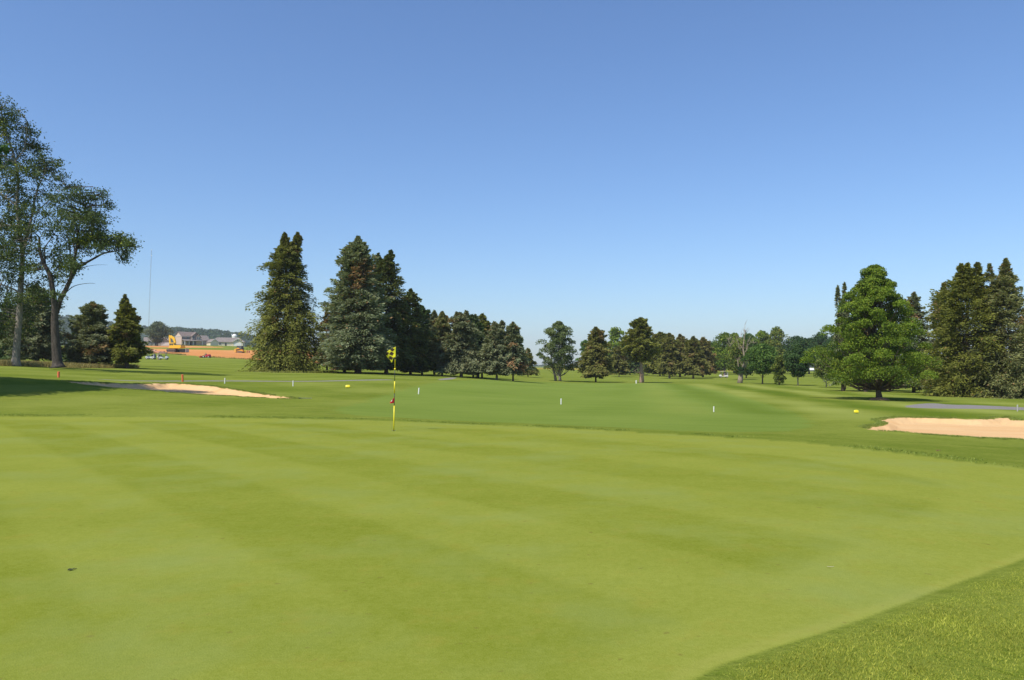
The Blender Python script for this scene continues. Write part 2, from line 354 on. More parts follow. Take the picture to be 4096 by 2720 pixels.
def build_ground():
    th = np.concatenate([np.linspace(-math.pi, -.72, 60)[:-1], np.arctan(np.arange(-2560, 2561, 4.6)/F)[1:-1], np.linspace(.72, math.pi, 60)[1:]])
    dn = F*EYE/np.arange(2780, 205, -6.0)          # near rings
    dn = dn[dn < 24]
    d2 = np.exp(np.arange(math.log(24), math.log(120), .0055)); d3 = np.exp(np.arange(math.log(120), math.log(700), .011)); d4 = np.exp(np.arange(math.log(700), math.log(9000), .06))
    R = np.concatenate([[.02, .6, 1.2], dn, d2, d3, d4])
    nt, nr = len(th), len(R)
    TH, RR = np.meshgrid(th, R); X = (RR*np.sin(TH)).ravel(); Y = (RR*np.cos(TH)).ravel()
    Z = terrain_z(X, Y); P = np.stack([X, Y], 1); r = np.hypot(X, Y)
    e = np.maximum(.02, r/F*3.5)
    n1 = (vnoise(X, Y, .5, 5)-.5)*.5+(vnoise(X, Y, .17, 6)-.5)*.25
    def w(poly, jit=0.0, soft=1.0):
        s = sdist(P, poly)+jit*(vnoise(X, Y, 1.1, 8)+.6*vnoise(X, Y, .4, 11)-.8); return np.clip(.5+s/(2*e*soft), 0, 1)
    sB = np.maximum(sdist(P, BUNK_L), sdist(P, BUNK_R))+n1*.5
    wsand = np.clip(.5+sB/(2*np.minimum(e, .06)), 0, 1)
    wgreen = w(GREEN, .06); winner = w(INNER, 0, 7); wfair = w(FAIR, .6, 6)*(1-wgreen)
    wpath = np.maximum(np.maximum(w(PATH_L), w(PATH_L2)), w(PATH_R, .12))
    def lin(pp, sc, soft): return 0
    wsoil = np.maximum(w(SOIL, 3.0), w(SOIL2, 4.0, 2)); wcrop = w(CROP, 6, 1.5)
    sg = sdist(P, GREEN); wdry = np.maximum(w(DRY, .7, 2)*.75, .12*np.exp(-((sg-.05-.03*vnoise(X, Y, .3, 4))/.05)**2)*(Y < 11)*(.4+.6*vnoise(X, Y, .5, 14)))
    # mulch / bare earth round the shade tree is a thing of its own; here only faint wear
    # mowing stripes
    p = X*.78+Y*.63+.10*(vnoise(X, Y, 4, 1)-.5); q = X*.25+Y*.97+.3*(vnoise(X, Y, 5, 2)-.5)
    s1 = np.clip(np.sin((p-4.1)*2*math.pi/3.0)*5, -1, 1); s2 = np.clip(np.sin(q*2*math.pi/2.6)*1.8, -1, 1)
    near = np.clip((14-Y)/8, 0, 1)
    st_g = .5+(.145*s1*(.45+.55*vnoise(X, Y, 6, 21))*np.clip((Y-3)/3,.4,1)+.06*s2*(.3+.7*vnoise(X, Y, 7, 22)))*(winner)+(1-winner)*.22
    # turning bands on the far side of the fairway
    A = unproj(2740, 1533); B = unproj(3350, 1668); ab = (B-A)/np.linalg.norm(B-A)
    dist = (P-A)@np.array([-ab[1], ab[0]]); al = (P-A)@ab; L = np.linalg.norm(B-A)
    band = np.sin(dist*2*math.pi/9.0+.5)*np.clip(1-np.abs(dist-6)/20, 0, 1)*np.clip(al/10, 0, 1)*np.clip((L+4-al)/10+.2, 0, 1)
    q2 = X*.94-Y*.34+1.5*(vnoise(X, Y, 14, 31)-.5)
    b2 = np.clip(np.sin(q2*2*math.pi/7.5)*1.5, -1, 1)*.10*np.clip((Y-24)/8, 0, 1)*np.clip((160-Y)/60, 0, 1)
    q3 = X*.6+Y*.8; b3 = np.clip(np.sin(q3*2*math.pi/12)*1.5, -1, 1)*.08*np.clip((Y-24)/8, 0, 1)
    st_r = .5+.5*np.clip(band*.95, -1, 1)*(1-wgreen)+(b2+b3)*(1-.75*wfair)
    st_g = st_g+.30*np.exp(-((sg-.05)/.07)**2)*(Y < 11); stripe = st_g*wgreen+st_r*(1-wgreen)
    za = np.stack([wgreen, wfair, wsand, wpath], 1); zb = np.stack([wsoil, wcrop, wdry, np.clip(stripe, 0, 1)], 1)
    V = np.stack([X, Y, Z], 1)
    I = np.arange(nr*nt).reshape(nr, nt)
    Fq = np.stack([I[:-1, :-1], I[:-1, 1:], I[1:, 1:], I[1:, :-1]], -1).reshape(-1, 4)[:, ::-1]
    fc = lambda a: a[Fq].mean(1)
    zone = np.zeros(len(Fq), int)
    zone[fc(wfair) > .5] = 2; zone[fc(wgreen) > .5] = 1; zone[fc(wpath) > .5] = 3; zone[(fc(wsoil) > .5)] = 5; zone[fc(wcrop) > .5] = 6
    zone[(fc(wsand) > .5)] = 4
    fx = fc(X)
    zone[(zone == 4) & (fx > 0)] = 7
    zone[(zone == 3) & (fx > 0)] = 8
    names = {0: ('ground', 'mown rough grass and open ground of the golf course'), 1: ('putting_green', 'pale smooth putting green with faint mowing stripes'),
             2: ('fairway', 'mid green mown fairway behind the green'), 3: ('cart_path', 'thin grey cart path crossing left behind the bunker'),
             4: ('sand_bunker', 'long narrow bunker of pale sand, half in tree shade'), 5: ('bare_soil', 'orange bare soil of the building site'),
             6: ('crop_field', 'far yellow crop field'), 7: ('sand_bunker', 'broad bright sand bunker at the right'), 8: ('cart_path', 'grey cart path above the right bunker')}
    for k, (nm, lb) in names.items():
        fs = Fq[zone == k]
        if not len(fs): continue
        used, inv = np.unique(fs, return_inverse=True)
        o = mesh_obj(nm, V[used], inv.reshape(-1, 4), M_TURF, attrs={'za': za[used], 'zb': zb[used]}, smooth=True)
        tag(o, lb, nm.replace('_', ' '), kind='structure')
build_ground()

# ------------------------------------------------------------------ foliage cards
def rnd_unit(rg, n):
    v = rg.normal(size=(n, 3)); return v/np.linalg.norm(v, axis=1, keepdims=True)
def cards(C, D, N, L, W):
    """rhombus cards: centre C, long dir D, normal N, length L, width W"""
    D = D/(np.linalg.norm(D, axis=1, keepdims=True)+1e-9); S = np.cross(N, D); S /= np.linalg.norm(S, axis=1, keepdims=True)+1e-9
    L = np.asarray(L).reshape(-1, 1)/2; W = np.asarray(W).reshape(-1, 1)/2
    V = np.stack([C-D*L, C+S*W+D*L*.15, C+D*L, C-S*W+D*L*.15], 1).reshape(-1, 3)
    return V
def card_obj(name, V, tint, parent, mat=None):
    n = len(V)//4; Fq = np.arange(n*4).reshape(n, 4); T = np.repeat(np.concatenate([np.clip(tint, 0, 1), np.ones((n, 1))], 1), 4, 0)
    return mesh_obj(name, V, Fq, mat or M_FOL, parent, attrs={'tint': T})
def lerp(a, b, t): return np.asarray(a)*(1-t)+np.asarray(b)*t
P_OLIVE = dict(a=(.060, .080, .014), b=(.262, .268, .052), brown=(.30, .19, .07), pb=.04)
P_BLUE = dict(a=(0.091, 0.117, 0.057), b=(0.280, 0.319, 0.172), brown=(0.338, 0.208, 0.103), pb=.12)
P_BLUEG = dict(a=(0.102, 0.126, 0.063), b=(0.282, 0.306, 0.164), brown=(0.312, 0.216, 0.095), pb=.08)
P_DARK = dict(a=(0.048, 0.084, 0.028), b=(0.120, 0.180, 0.057), brown=(0.263, 0.154, 0.057), pb=.04)
P_BROWN = dict(a=(.100, .100, .030), b=(.270, .240, .075), brown=(.30, .19, .08), pb=.14)
P_OLBR = dict(a=(.085, .100, .024), b=(.250, .245, .064), brown=(.26, .19, .07), pb=.10)
P_TAN = dict(a=(0.120, 0.138, 0.048), b=(0.276, 0.285, 0.114), brown=(0.367, 0.239, 0.114), pb=.10)

def conifer(px, d, top, hw, pal, label, seed, py=None, cb=.06, spires=None, nb=190, m=70, prof=.85, droop=.45, name='spruce_tree', bark=None, trunk=.016, cardpx=5.4, fill=1.0, spk=.80, srad=1.0, dead=0, group=None, twin=0, low=0.72, jag=.42, shapefn=None, cat=None, curl=0.0):
    rg = np.random.default_rng(seed); rr = random.Random(seed)
    x, y, z = ground_at(px, d); sc = d/F
    base_py = HY+F*(EYE-z)/d
    H = (base_py-top)*sc; R = hw*sc*1.10; m = int(m*1.45)
    root = empty(name, (x, y, z-.03), 0, label, cat or name.replace('_', ' '), group)
    sp = spires or [(0, top, 1.0)]
    VV = []; TT = []; tb = MB()
    cs = max(.13, cardpx*sc)
    hz = H*cb
    if spires:
        mt = min(q[1] for q in spires); sp = [(0, mt+(.05+.4*(.8-spk))*(base_py-mt), 1.0)]+[(q[0], q[1], q[2]*.85) for q in spires]
    for si, (dx, tp, share) in enumerate(sp):
        Hs = (base_py-tp)*sc; ox = dx*sc; oy = rr.uniform(-.12, .12)*R if si else 0
        n = max(8, int(nb*share*fill*1.55*(1 if si == 0 else .45))); Rs = R if si == 0 else R*srad*min(.30, .20+.2*share)*(1.2 if hw < 100 else 1)
        h0 = hz if si == 0 else Hs*spk
        t = np.sort(rg.random(n)**(1.08 if si == 0 else .95))
        phi = (np.arange(n)*2.399+rg.random(n)*.9) % (2*math.pi)
        zb_ = h0+(Hs-h0)*t
        pf = prof if si == 0 else .9
        env = np.clip((1.0-t)/.10, .10, 1)*(shapefn(t) if shapefn else np.minimum(1, ((1-t)*1.02+.02)**pf)*np.clip((low if cb < .03 else low-.28)+(t/.16)*(1-low+(0 if cb < .03 else .28)), .3, 1))
        lump = 1+jag*(vnoise(phi*1.3, t*9, 1.0, seed)-.5)*2
        Lb = Rs*env*lump*(.70+.52*rg.random(n)**1.7)+.05
        cxs = ox*np.clip(.15+1.1*t, 0, 1); cys = oy*np.clip(.15+1.1*t, 0, 1)
        fl_ = rg.random(n); mm = np.maximum(10, (m*(.35+.9*Lb/(R+1e-6)))).astype(int)
        bi = np.repeat(np.arange(n), mm); k = len(bi)
        s = .18+.84*rg.random(k)**.72
        ph = phi[bi]; L = Lb[bi]; tt = t[bi]
        up = (.15+.75*tt**1.3)
        dr = droop*(1-.75*tt)
        lat = rg.normal(size=k)*(.17*L*(1.15-s)+.05*L+.04); ver = -np.abs(rg.normal(size=k))*(.07*L+cs*.55)*(.5+droop)+rg.normal(size=k)*cs*.25
        rad = s*L
        zc = zb_[bi]+L*(up*s*.55-dr*s*s+curl*np.clip(s-.7, 0, 1)*1.5)+ver
        C = np.stack([cxs[bi]+rad*np.cos(ph)-lat*np.sin(ph), cys[bi]+rad*np.sin(ph)+lat*np.cos(ph), zc], 1)
        C[:, 2] = np.maximum(C[:, 2], .05+hz*(.45+.8*fl_[bi]) if cb > .03 else .05); C[:, 2] = np.minimum(C[:, 2], Hs+.3)
        slope = up*.55-2*dr*s+curl*1.2
        side = np.sign(lat)*(.35+.6*rg.random(k))
        D = np.stack([np.cos(ph)-side*np.sin(ph), np.sin(ph)+side*np.cos(ph), slope+rg.normal(size=k)*.28], 1)
        N = rg.normal(size=(k, 3))*.5+np.stack([.75*np.cos(ph), .75*np.sin(ph), np.full(k, .65)], 1)
        VV.append(cards(C, D, N, cs*(1.5+1.3*rg.random(k)), cs*(.5+.45*rg.random(k))))
        fb = rg.random(n)[bi]
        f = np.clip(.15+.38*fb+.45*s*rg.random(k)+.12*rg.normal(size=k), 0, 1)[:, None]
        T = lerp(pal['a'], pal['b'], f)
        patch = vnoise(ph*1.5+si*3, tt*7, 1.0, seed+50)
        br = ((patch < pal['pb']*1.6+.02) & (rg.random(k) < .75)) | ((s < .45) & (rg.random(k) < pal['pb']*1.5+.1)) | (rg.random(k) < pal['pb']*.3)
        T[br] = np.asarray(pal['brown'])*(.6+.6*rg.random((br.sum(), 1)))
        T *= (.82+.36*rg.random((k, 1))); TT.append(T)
        tr = trunk*H*(.9 if si == 0 else .3)
        tp_ = [(ox*np.clip(.15+1.1*v, 0, 1)*(v > .01), oy*np.clip(.15+1.1*v, 0, 1)*(v > .01), Hs*v) for v in (0, .02, .1, .3, .5, .7, .88, .98)]
        rd = [tr*1.5, tr*1.15, tr, tr*.85, tr*.65, tr*.42, tr*.2, tr*.04]
        tb.tube(tp_, rd, 9)
        for b in range(0, n, 4 if not dead else 2):
            Lx = Lb[b]*.72; c0 = Vector((cxs[b], cys[b], zb_[b])); a = phi[b]; u0 = .15+.75*t[b]**1.3; d0 = droop*(1-.75*t[b])
            pts = [c0+Vector((q*Lx*math.cos(a), q*Lx*math.sin(a), Lb[b]*(u0*q*.72*.55-d0*(q*.72)**2))) for q in (0, .5, 1)]
            tb.tube(pts, [tr*.16+.012, tr*.1+.01, .008], 3, False)
    if twin:
        tr = trunk*H
        tb.tube([(twin*sc, .2, 0), (twin*sc*.9, .2, H*.1), (twin*sc*.35, .1, H*.3), (twin*sc*.5, .1, H*.6)], [tr*1.2, tr, tr*.8, tr*.3], 8)
    for b in range(dead):
        a = rr.uniform(0, 6.28); hz0 = H*rr.uniform(.08, max(.1, cb+.14)); L = R*rr.uniform(.35, .95); ph = [Vector((0, 0, hz0))]
        for q in (.35, .7, 1): ph.append(Vector((q*L*math.cos(a+q*.2), q*L*math.sin(a+q*.2), hz0+L*(rr.uniform(.1, .35)*q-rr.uniform(.1, .5)*q*q))))
        tb.tube(ph, [.06, .04, .03, .012], 4, False)
        for _ in range(3):
            c = ph[2].lerp(ph[3], rr.random()); tb.tube([c, c+Vector((rr.uniform(-.5, .5), rr.uniform(-.5, .5), rr.uniform(-.3, .4)))*L*.3], [.02, .008], 3, False)
    tb.build('trunk', bark or M_BARK, root, smooth=True)
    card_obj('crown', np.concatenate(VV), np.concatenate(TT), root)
    return root

D_BRIGHT = dict(a=(.050, .090, .012), b=(.205, .295, .030), hi=(.32, .36, .04), ph=.08)
P_DEEP = dict(a=(.040, .058, .016), b=(.170, .200, .055), brown=(.26, .17, .06), pb=.06)
D_MID = dict(a=(0.045, 0.098, 0.021), b=(0.120, 0.210, 0.039), hi=(0.210, 0.270, 0.045), ph=.06)
D_DARK = dict(a=(0.027, 0.063, 0.018), b=(0.075, 0.132, 0.039), hi=(0.120, 0.165, 0.045), ph=.04)
D_YEL = dict(a=(0.075, 0.112, 0.021), b=(0.180, 0.232, 0.042), hi=(0.300, 0.285, 0.060), ph=.12)
D_LEFT = dict(a=(.045, .070, .026), b=(.120, .165, .052), hi=(.30, .34, .04), ph=.05)
D_GREY = dict(a=(0.068, 0.098, 0.053), b=(0.180, 0.210, 0.112), hi=(0.240, 0.255, 0.150), ph=.05)
def leaf_clump(rg, c, r, n, ls, pal, hi=0.0, flat=.65, up=.35):
    u = rnd_unit(rg, n); u[:, 2] = np.where(u[:, 2] < -up, -u[:, 2], u[:, 2])
    rad = r*(.35+.72*rg.random((n, 1))**.6)
    C = c+u*rad*np.array([1, 1, flat])
    N = u*.7+rnd_unit(rg, n)*.75+np.array([0, 0, .35]); D = rnd_unit(rg, n); D[:, 2] -= .25
    V = cards(C, D, N, ls*(.9+.8*rg.random(n)), ls*(.55+.45*rg.random(n)))
    f = np.clip(rg.random()*.65+.45*rg.random((n, 1))-.05, 0, 1); T = lerp(pal['a'], pal['b'], f)
    hm = rg.random(n) < (pal['ph'] + hi); T[hm] = np.asarray(pal['hi'])*(.7+.5*rg.random((hm.sum(), 1)))
    return V, T
def decid(px, d, top, hw, pal, label, seed, cb=.2, nc=46, n=240, name='shade_tree', bark=None, trunk=.02, leafpx=6.0, shape='oval', depth=1.0, rc=.42, group=None, cat='tree', twist=.05, flat=.72, in_=.15, tx=0, twin=0):
    rg = np.random.default_rng(seed); rr = random.Random(seed)
    x, y, z = ground_at(px, d); sc = d/F; base_py = HY+F*(EYE-z)/d; H = (base_py-top)*sc; R = hw*sc*1.10
    root = empty(name, (x, y, z-.03), 0, label, cat, group)
    ls = max(.10, leafpx*sc); hb = H*cb; tr = trunk*H
    tb = MB(); VV = []; TT = []
    tp = [Vector((tx*sc, 0, 0))]
    for q in (.06, .2, .4, .6, .8, .95): tp.append(Vector((tx*sc*max(0, 1-2.2*q)+rr.uniform(-1, 1)*twist*R*q*2, rr.uniform(-1, 1)*twist*R*q*2, H*q*.97)))
    tb.tube(tp, [tr*1.5, tr*1.05, tr*.95, tr*.75, tr*.5, tr*.22, tr*.05], 9)
    if twin: tb.tube([(twin*sc, .3, 0), (twin*sc*1.5, .3, H*.12), (twin*sc*2.8, .3, H*.3), (twin*sc*3.2, .3, H*.6)], [tr*1.2, tr, tr*.7, tr*.2], 8)
    for i in range(nc):
        t = (i+rr.random())/nc
        if shape == 'oval': e = math.sqrt(max(.03, 1-(2*t-.85)**2/1.35))
        elif shape == 'cone': e = min(1, (1.04-t)**.72)*min(1, .72+2.2*t)
        elif shape == 'weep': e = math.sqrt(max(.03, 1-(2*t-1)**2))
        elif shape == 'round': e = math.sqrt(max(.05, 1-(2*t-1)**2))
        else: e = 1
        rcl = R*rc*rr.uniform(.65, 1.2)*(1-.45*t if shape == 'cone' else 1-.15*t)
        a = i*2.399+rr.uniform(-.5, .5); rad = max(0, R*e*rr.uniform(in_, 1.0)**.7-rcl*.70)*(1+.12*math.sin(a*3+seed))
        zc = hb+rcl*.45+(H-hb-rcl*(flat+.45))*t
        c = np.array([rad*math.cos(a), rad*math.sin(a)*depth, zc])
        V, T = leaf_clump(rg, c, rcl, int(n*rr.uniform(.8, 1.3)), ls, pal, flat=flat); VV.append(V); TT.append(T)
        z0 = max(H*.08, zc-.55*rad-.1*H); f = min(.95, z0/(H*.95)); k = min(5, int(f*6)); st = tp[min(k+1, 6)].copy(); st.z = z0; st.x *= .8; st.y *= .8
        cc = Vector(c); md = st.lerp(cc, .5)+Vector((0, 0, -.06*R))
        tb.tube([st, md, cc], [tr*.28*(1-.6*t)+.01, tr*.16+.01, .01], 4, False)
        for _ in range(2):
            tb.tube([md.lerp(cc, .5), cc+Vector([rr.uniform(-1, 1)*rcl*.7 for _ in range(3)])], [tr*.07+.008, .006], 3, False)
    tb.build('trunk', bark or M_BARK, root, smooth=True)
    card_obj('crown', np.concatenate(VV), np.concatenate(TT), root); return root
# ------------------------------------------------------------------ trees
G_CL = 'spruces in the clump behind the flag'; G_RT = 'trees along the right of the far fairway'; G_WD = 'leafy trees of the far wood'
SP = 'spruce'
conifer(1146, 111, 925, 148, P_OLIVE, 'huge olive green spruce with two tips and branches down to the grass', 11, cb=.01, spires=[(-6, 930, .5), (44, 928, .5)], nb=330, m=95, prof=.56, droop=.60, low=.9, jag=.26, cat=SP, trunk=.022)
conifer(1432, 108, 945, 150, P_BLUE, 'tall blue grey spruce with rusty patches right behind the flag', 12, cb=.05, nb=360, m=95, prof=.62, droop=.30, low=.9, jag=.26, curl=.1, dead=10, cat=SP, trunk=.024, cardpx=6.5)
conifer(1378, 118, 1120, 95, P_OLBR, 'lower spruce with bare lower trunk, half hidden left of the rusty blue spruce', 13, cb=.12, nb=150, m=60, dead=12, cat=SP)
conifer(1308, 132, 1235, 62, P_BROWN, 'thin brownish dying spruce in the gap beside the huge olive spruce', 14, cb=.10, nb=70, m=40, dead=30, cat=SP)
conifer(1545, 116, 998, 118, P_DEEP, 'dark green spruce with blunt top, immediately right of the rusty blue spruce', 15, cb=.06, nb=260, m=85, prof=.55, droop=.5, cat=SP, spires=[(-34, 1012, .5), (20, 1000, .5)])
conifer(1642, 121, 1155, 82, P_DEEP, 'very dark spruce with brown tinged branches above the checkered flag', 16, cb=.05, nb=200, m=70, prof=.6, cat=SP)
conifer(1688, 127, 1222, 60, P_DARK, 'dark spruce at the shaded right end of the big clump', 17, cb=.09, nb=150, m=60, prof=.5, cat=SP)
conifer(1738, 134, 1245, 55, P_BLUEG, 'pale blue spruce tip showing behind the straw coloured spruce', 18, cb=.12, nb=130, m=60, prof=.55, cat=SP, spires=[(0, 1243, .8), (-26, 1258, .4)])
conifer(1768, 125, 1245, 62, P_TAN, 'straw coloured spruce with many bare lower twigs', 19, cb=.10, nb=180, m=60, prof=.62, cat=SP, dead=40, bark=M_BARKG, spires=[(0, 1246, .8), (16, 1262, .3)])
conifer(1845, 124, 1243, 82, P_BLUEG, 'grey green spruce with three narrow tips in a row', 20, cb=.09, nb=230, m=65, prof=.52, cat=SP, spires=[(-18, 1247, .35), (-2, 1246, .25), (20, 1243, .4)], trunk=.026, bark=M_BARKG)
conifer(1893, 132, 1255, 66, P_DARK, 'dark double tipped spruce above the black ball washer box', 21, cb=.10, nb=170, m=60, prof=.55, cat=SP, spires=[(-6, 1256, .5), (8, 1258, .4)])
conifer(1928, 136, 1256, 66, P_OLIVE, 'olive pine with a rounded top between two spiky grey spruces', 22, cb=.10, nb=190, m=65, prof=.40, cat='pine', name='pine_tree')
conifer(1986, 122, 1282, 68, P_BLUEG, 'pale grey green spruce with two tips near the gap in the trees', 23, cb=.14, nb=210, m=65, prof=.6, cat=SP, spires=[(-8, 1284, .4), (22, 1283, .6)], bark=M_BARKG)
conifer(2052, 122, 1288, 62, P_BLUE, 'pointed dark blue green spruce last before the gap, standing in its own shadow', 24, cb=.17, nb=190, m=60, prof=.72, cat=SP)
conifer(2112, 182, 1392, 36, P_OLBR, 'little spruce at the edge of the gap', 25, cb=.14, nb=110, m=45, prof=.9, cat=SP)
decid(2234, 160, 1283, 88, dict(a=(.065, .100, .030), b=(.185, .225, .085), hi=(.25, .28, .10), ph=.05), 'broad round headed pine on two slanting trunks right of the gap in the tree line', 26, cb=.15, nc=95, n=150, name='pine_tree', cat='pine', leafpx=5.0, shape='oval', rc=.24, trunk=.02, bark=M_BARKG, tx=6, in_=.1, twin=-10)
conifer(2383, 158, 1308, 68, P_OLBR, 'brownish olive spruce of full skirt right of the round headed pine', 27, cb=.13, nb=210, m=60, prof=.62, cat=SP)
decid(2462, 300, 1307, 50, D_BRIGHT, 'bright green round crown showing over the tree line between two conifers', 28, cb=.18, nc=30, n=150, group=G_WD)
decid(2338, 300, 1356, 32, D_MID, 'small bright crown peeping left of the brownish olive spruce', 29, cb=.15, nc=22, n=110, group=G_WD)
conifer(2476, 220, 1385, 42, P_OLBR, 'thin airy pine with pale trunk behind the fairway', 30, cb=.16, nb=90, m=40, prof=.5, cat='pine', name='pine_tree', bark=M_BARKT, dead=8)
conifer(2563, 158, 1270, 60, P_OLIVE, 'pine with a long bare tan double trunk and dead snags', 31, cb=.36, nb=210, m=55, prof=.5, droop=.25, cat='pine', name='pine_tree', bark=M_BARKT, dead=16, twin=8, trunk=.022)
conifer(2640, 240, 1328, 58, P_OLIVE, 'dull green pine behind the bare trunked pine', 32, cb=.10, nb=170, m=50, prof=.45, cat='pine', name='pine_tree')
conifer(2520, 250, 1350, 50, P_DARK, 'dark filler pine left of the bare trunked pine', 133, cb=.08, nb=130, m=45, prof=.45, cat='pine', name='pine_tree')
for i, (px, d, top, hw, pal, lb) in enumerate([
    (2678, 208, 1333, 48, P_OLBR, 'olive brown spruce, leftmost of the four with clear trunks'),
    (2720, 226, 1337, 46, P_BROWN, 'olive brown spruce set back, second of the four with clear trunks'),
    (2773, 206, 1346, 46, P_OLBR, 'olive brown spruce with pale trunk foot, third of the four with clear trunks'),
    (2812, 226, 1350, 44, P_BROWN, 'reddish brown spruce, rightmost of the four with clear trunks')]):
    conifer(px, d, top, hw, pal, lb, 33+i, cb=.15, nb=170, m=50, prof=.42, cat=SP, group='four brownish spruces', spires=[(0, top, .8), (12, top+8, .3)], trunk=.024, bark=M_BARKT if i in (0, 2) else None)
# far wood, one crown after another
for i, (px, d, top, hw, pal, lb) in enumerate([
    (2600, 330, 1345, 46, D_DARK, 'dark leafy crown behind the bare trunked pine'),
    (2740, 330, 1372, 50, D_MID, 'leafy crown seen low behind the brownish spruces'),
    (2858, 300, 1362, 50, D_MID, 'low leafy crown just right of the reddish brown spruce'),
    (2898, 275, 1326, 48, D_BRIGHT, 'bright broad leafy tree behind the far white golf cart'),
    (2938, 300, 1328, 36, D_BRIGHT, 'tall bright leafy tree whose top shows left of the dead tree'),
    (2992, 310, 1330, 56, D_MID, 'leafy tree whose crown rises right behind the dead tree'),
    (3050, 300, 1318, 44, D_BRIGHT, 'bright leafy tree between the dead tree and the highest crown'),
    (3106, 290, 1305, 46, D_YEL, 'highest yellowish crown of the far wood'),
    (3182, 300, 1338, 66, D_DARK, 'dark round crown right of the highest far crown'),
    (3236, 310, 1350, 52, D_DARK, 'dark low crown above the white roofed shed'),
    (3284, 300, 1326, 58, D_DARK, 'tall dark crown left of the shade tree'),
    (3338, 290, 1338, 52, D_DARK, 'dark crown partly hidden by the shade tree'),
    (3400, 290, 1350, 60, D_DARK, 'dark leafy crown wholly behind the shade tree')]):
    decid(px, d, top, hw*1.22, pal, lb, 60+i, cb=.10 if 'shed' not in lb and px not in (3282, 3236) else .26, nc=34, n=150, group=G_WD, leafpx=5.6, shape='round', rc=.44)
for i, (px, d, top, hw, pal, lb) in enumerate([
    (2420, 340, 1400, 60, D_DARK, 'low dark thicket tree behind the brownish olive spruce'), (2545, 345, 1395, 60, D_DARK, 'low dark thicket tree right behind the bare trunked pine'),
    (2660, 350, 1385, 62, D_DARK, 'low thicket tree behind the leftmost clear trunked spruce'), (2770, 350, 1392, 60, D_DARK, 'low thicket tree behind the middle of the four brownish spruces'),
    (2868, 330, 1400, 56, D_MID, 'low leafy thicket tree left of the far white golf cart'), (2935, 335, 1395, 56, D_MID, 'low leafy thicket tree right of the far white golf cart'),
    (3010, 335, 1385, 58, D_DARK, 'low thicket tree in the shade behind the dead tree trunk'), (3080, 330, 1372, 56, D_MID, 'thicket tree below the highest far crown'),
    (3140, 330, 1385, 50, D_DARK, 'thicket tree behind the narrow yellow green tree'), (3208, 250, 1356, 64, D_DARK, 'broad dark leafy tree set back behind the pale thin trunked tree'), (3330, 235, 1362, 66, D_DARK, 'broad dark leafy tree set back behind the young yellowish tree'),
    (3355, 320, 1395, 56, D_DARK, 'thicket tree low beside the left skirt of the shade tree')]):
    decid(px, d, top-8, hw*1.2, pal, lb, 160+i, cb=.01 if d != 250 else .16, nc=40, n=130, group=G_WD, leafpx=6.0, shape='round', rc=.42)
decid(2958, 196, 1352, 62, D_YEL, 'olive green bushy tree growing close behind the dead tree', 80, cb=.08, nc=40, n=150, group=G_RT, shape='oval')
decid(3050, 152, 1372, 72, D_MID, 'dark round leafy tree on a thin trunk, second right of the dead tree', 81, cb=.20, nc=54, n=190, group=G_RT, shape='round', trunk=.016)
decid(2985, 215, 1400, 50, D_DARK, 'dark bush like tree low behind the foot of the dead tree', 87, cb=.05, nc=34, n=120, group=G_RT, shape='round')
decid(3117, 146, 1418, 29, D_YEL, 'narrow yellow green tree with leaves hanging to the grass', 82, cb=.02, nc=34, n=150, group=G_RT, shape='weep', name='narrow_tree', rc=.5)
decid(3192, 143, 1378, 54, D_DARK, 'dark leafy tree with pale thin trunk in front of the white roofed shed', 83, cb=.17, nc=50, n=170, group=G_RT, shape='round', bark=M_BARKG, trunk=.014)
decid(3305, 132, 1395, 50, D_YEL, 'young leafy tree with yellowish upper leaves left of the shade tree', 84, cb=.16, nc=44, n=170, group=G_RT, shape='oval', bark=M_BARKG, trunk=.012)
# right hand group
conifer(3372, 106, 1130, 62, P_BLUEG, 'thin grey spruce with two sparse tips beside the shade tree', 40, cb=.10, nb=150, m=38, prof=.75, droop=.7, cat=SP, spires=[(-22, 1136, .7), (8, 1128, .7), (50, 1136, .6)], low=.9, fill=.9, spk=.55, srad=1.15)
conifer(3463, 104, 1185, 70, P_BROWN, 'brown spruce with orange trunk hidden behind the shade tree', 41, cb=.10, nb=140, m=50, cat=SP, bark=M_BARKT, dead=10)
conifer(3655, 103, 1165, 92, P_BLUE, 'blue green spruce peeping out right of the shade tree', 42, cb=.07, nb=200, m=60, prof=.7, cat=SP, dead=8)
conifer(3560, 112, 1230, 90, P_BROWN, 'dull brown spruce low behind the shade tree', 142, cb=.06, nb=140, m=50, cat=SP, dead=10)
decid(3495, 71.5, 1055, 262, D_BRIGHT, 'rich green full shade tree on a short trunk ringed by bare earth', 43, tx=23, cb=.085, nc=250, n=400, leafpx=5.0, shape='cone', name='shade_tree', rc=.155, trunk=.018, twist=.02, flat=.75, in_=.25)
conifer(3775, 101, 1130, 98, P_BROWN, 'rust patched blue spruce between the shade tree and the right spruces', 44, cb=.04, nb=220, m=65, prof=.72, cat=SP, droop=.4)
conifer(3868, 89, 1052, 188, P_OLIVE, 'massive spruce with three close tips and a skirt on the grass', 45, cb=.01, nb=330, m=95, prof=.55, droop=.45, low=.92, jag=.28, cat=SP, spires=[(-30, 1056, .36), (2, 1052, .30), (30, 1052, .34)], curl=.15, trunk=.02)
conifer(4010, 87, 1034, 165, P_TAN, 'tall spruce with an open ragged tip at the right edge', 46, cb=.01, nb=300, m=90, jag=.3, prof=.62, droop=.45, low=.92, cat=SP, spires=[(-42, 1052, .32), (10, 1034, .62)], curl=.15, trunk=.02, spk=.7)
conifer(4135, 92, 1215, 110, P_OLIVE, 'lower spruce cut by the right edge of the view', 47, cb=.01, nb=200, m=80, prof=.7, cat=SP)
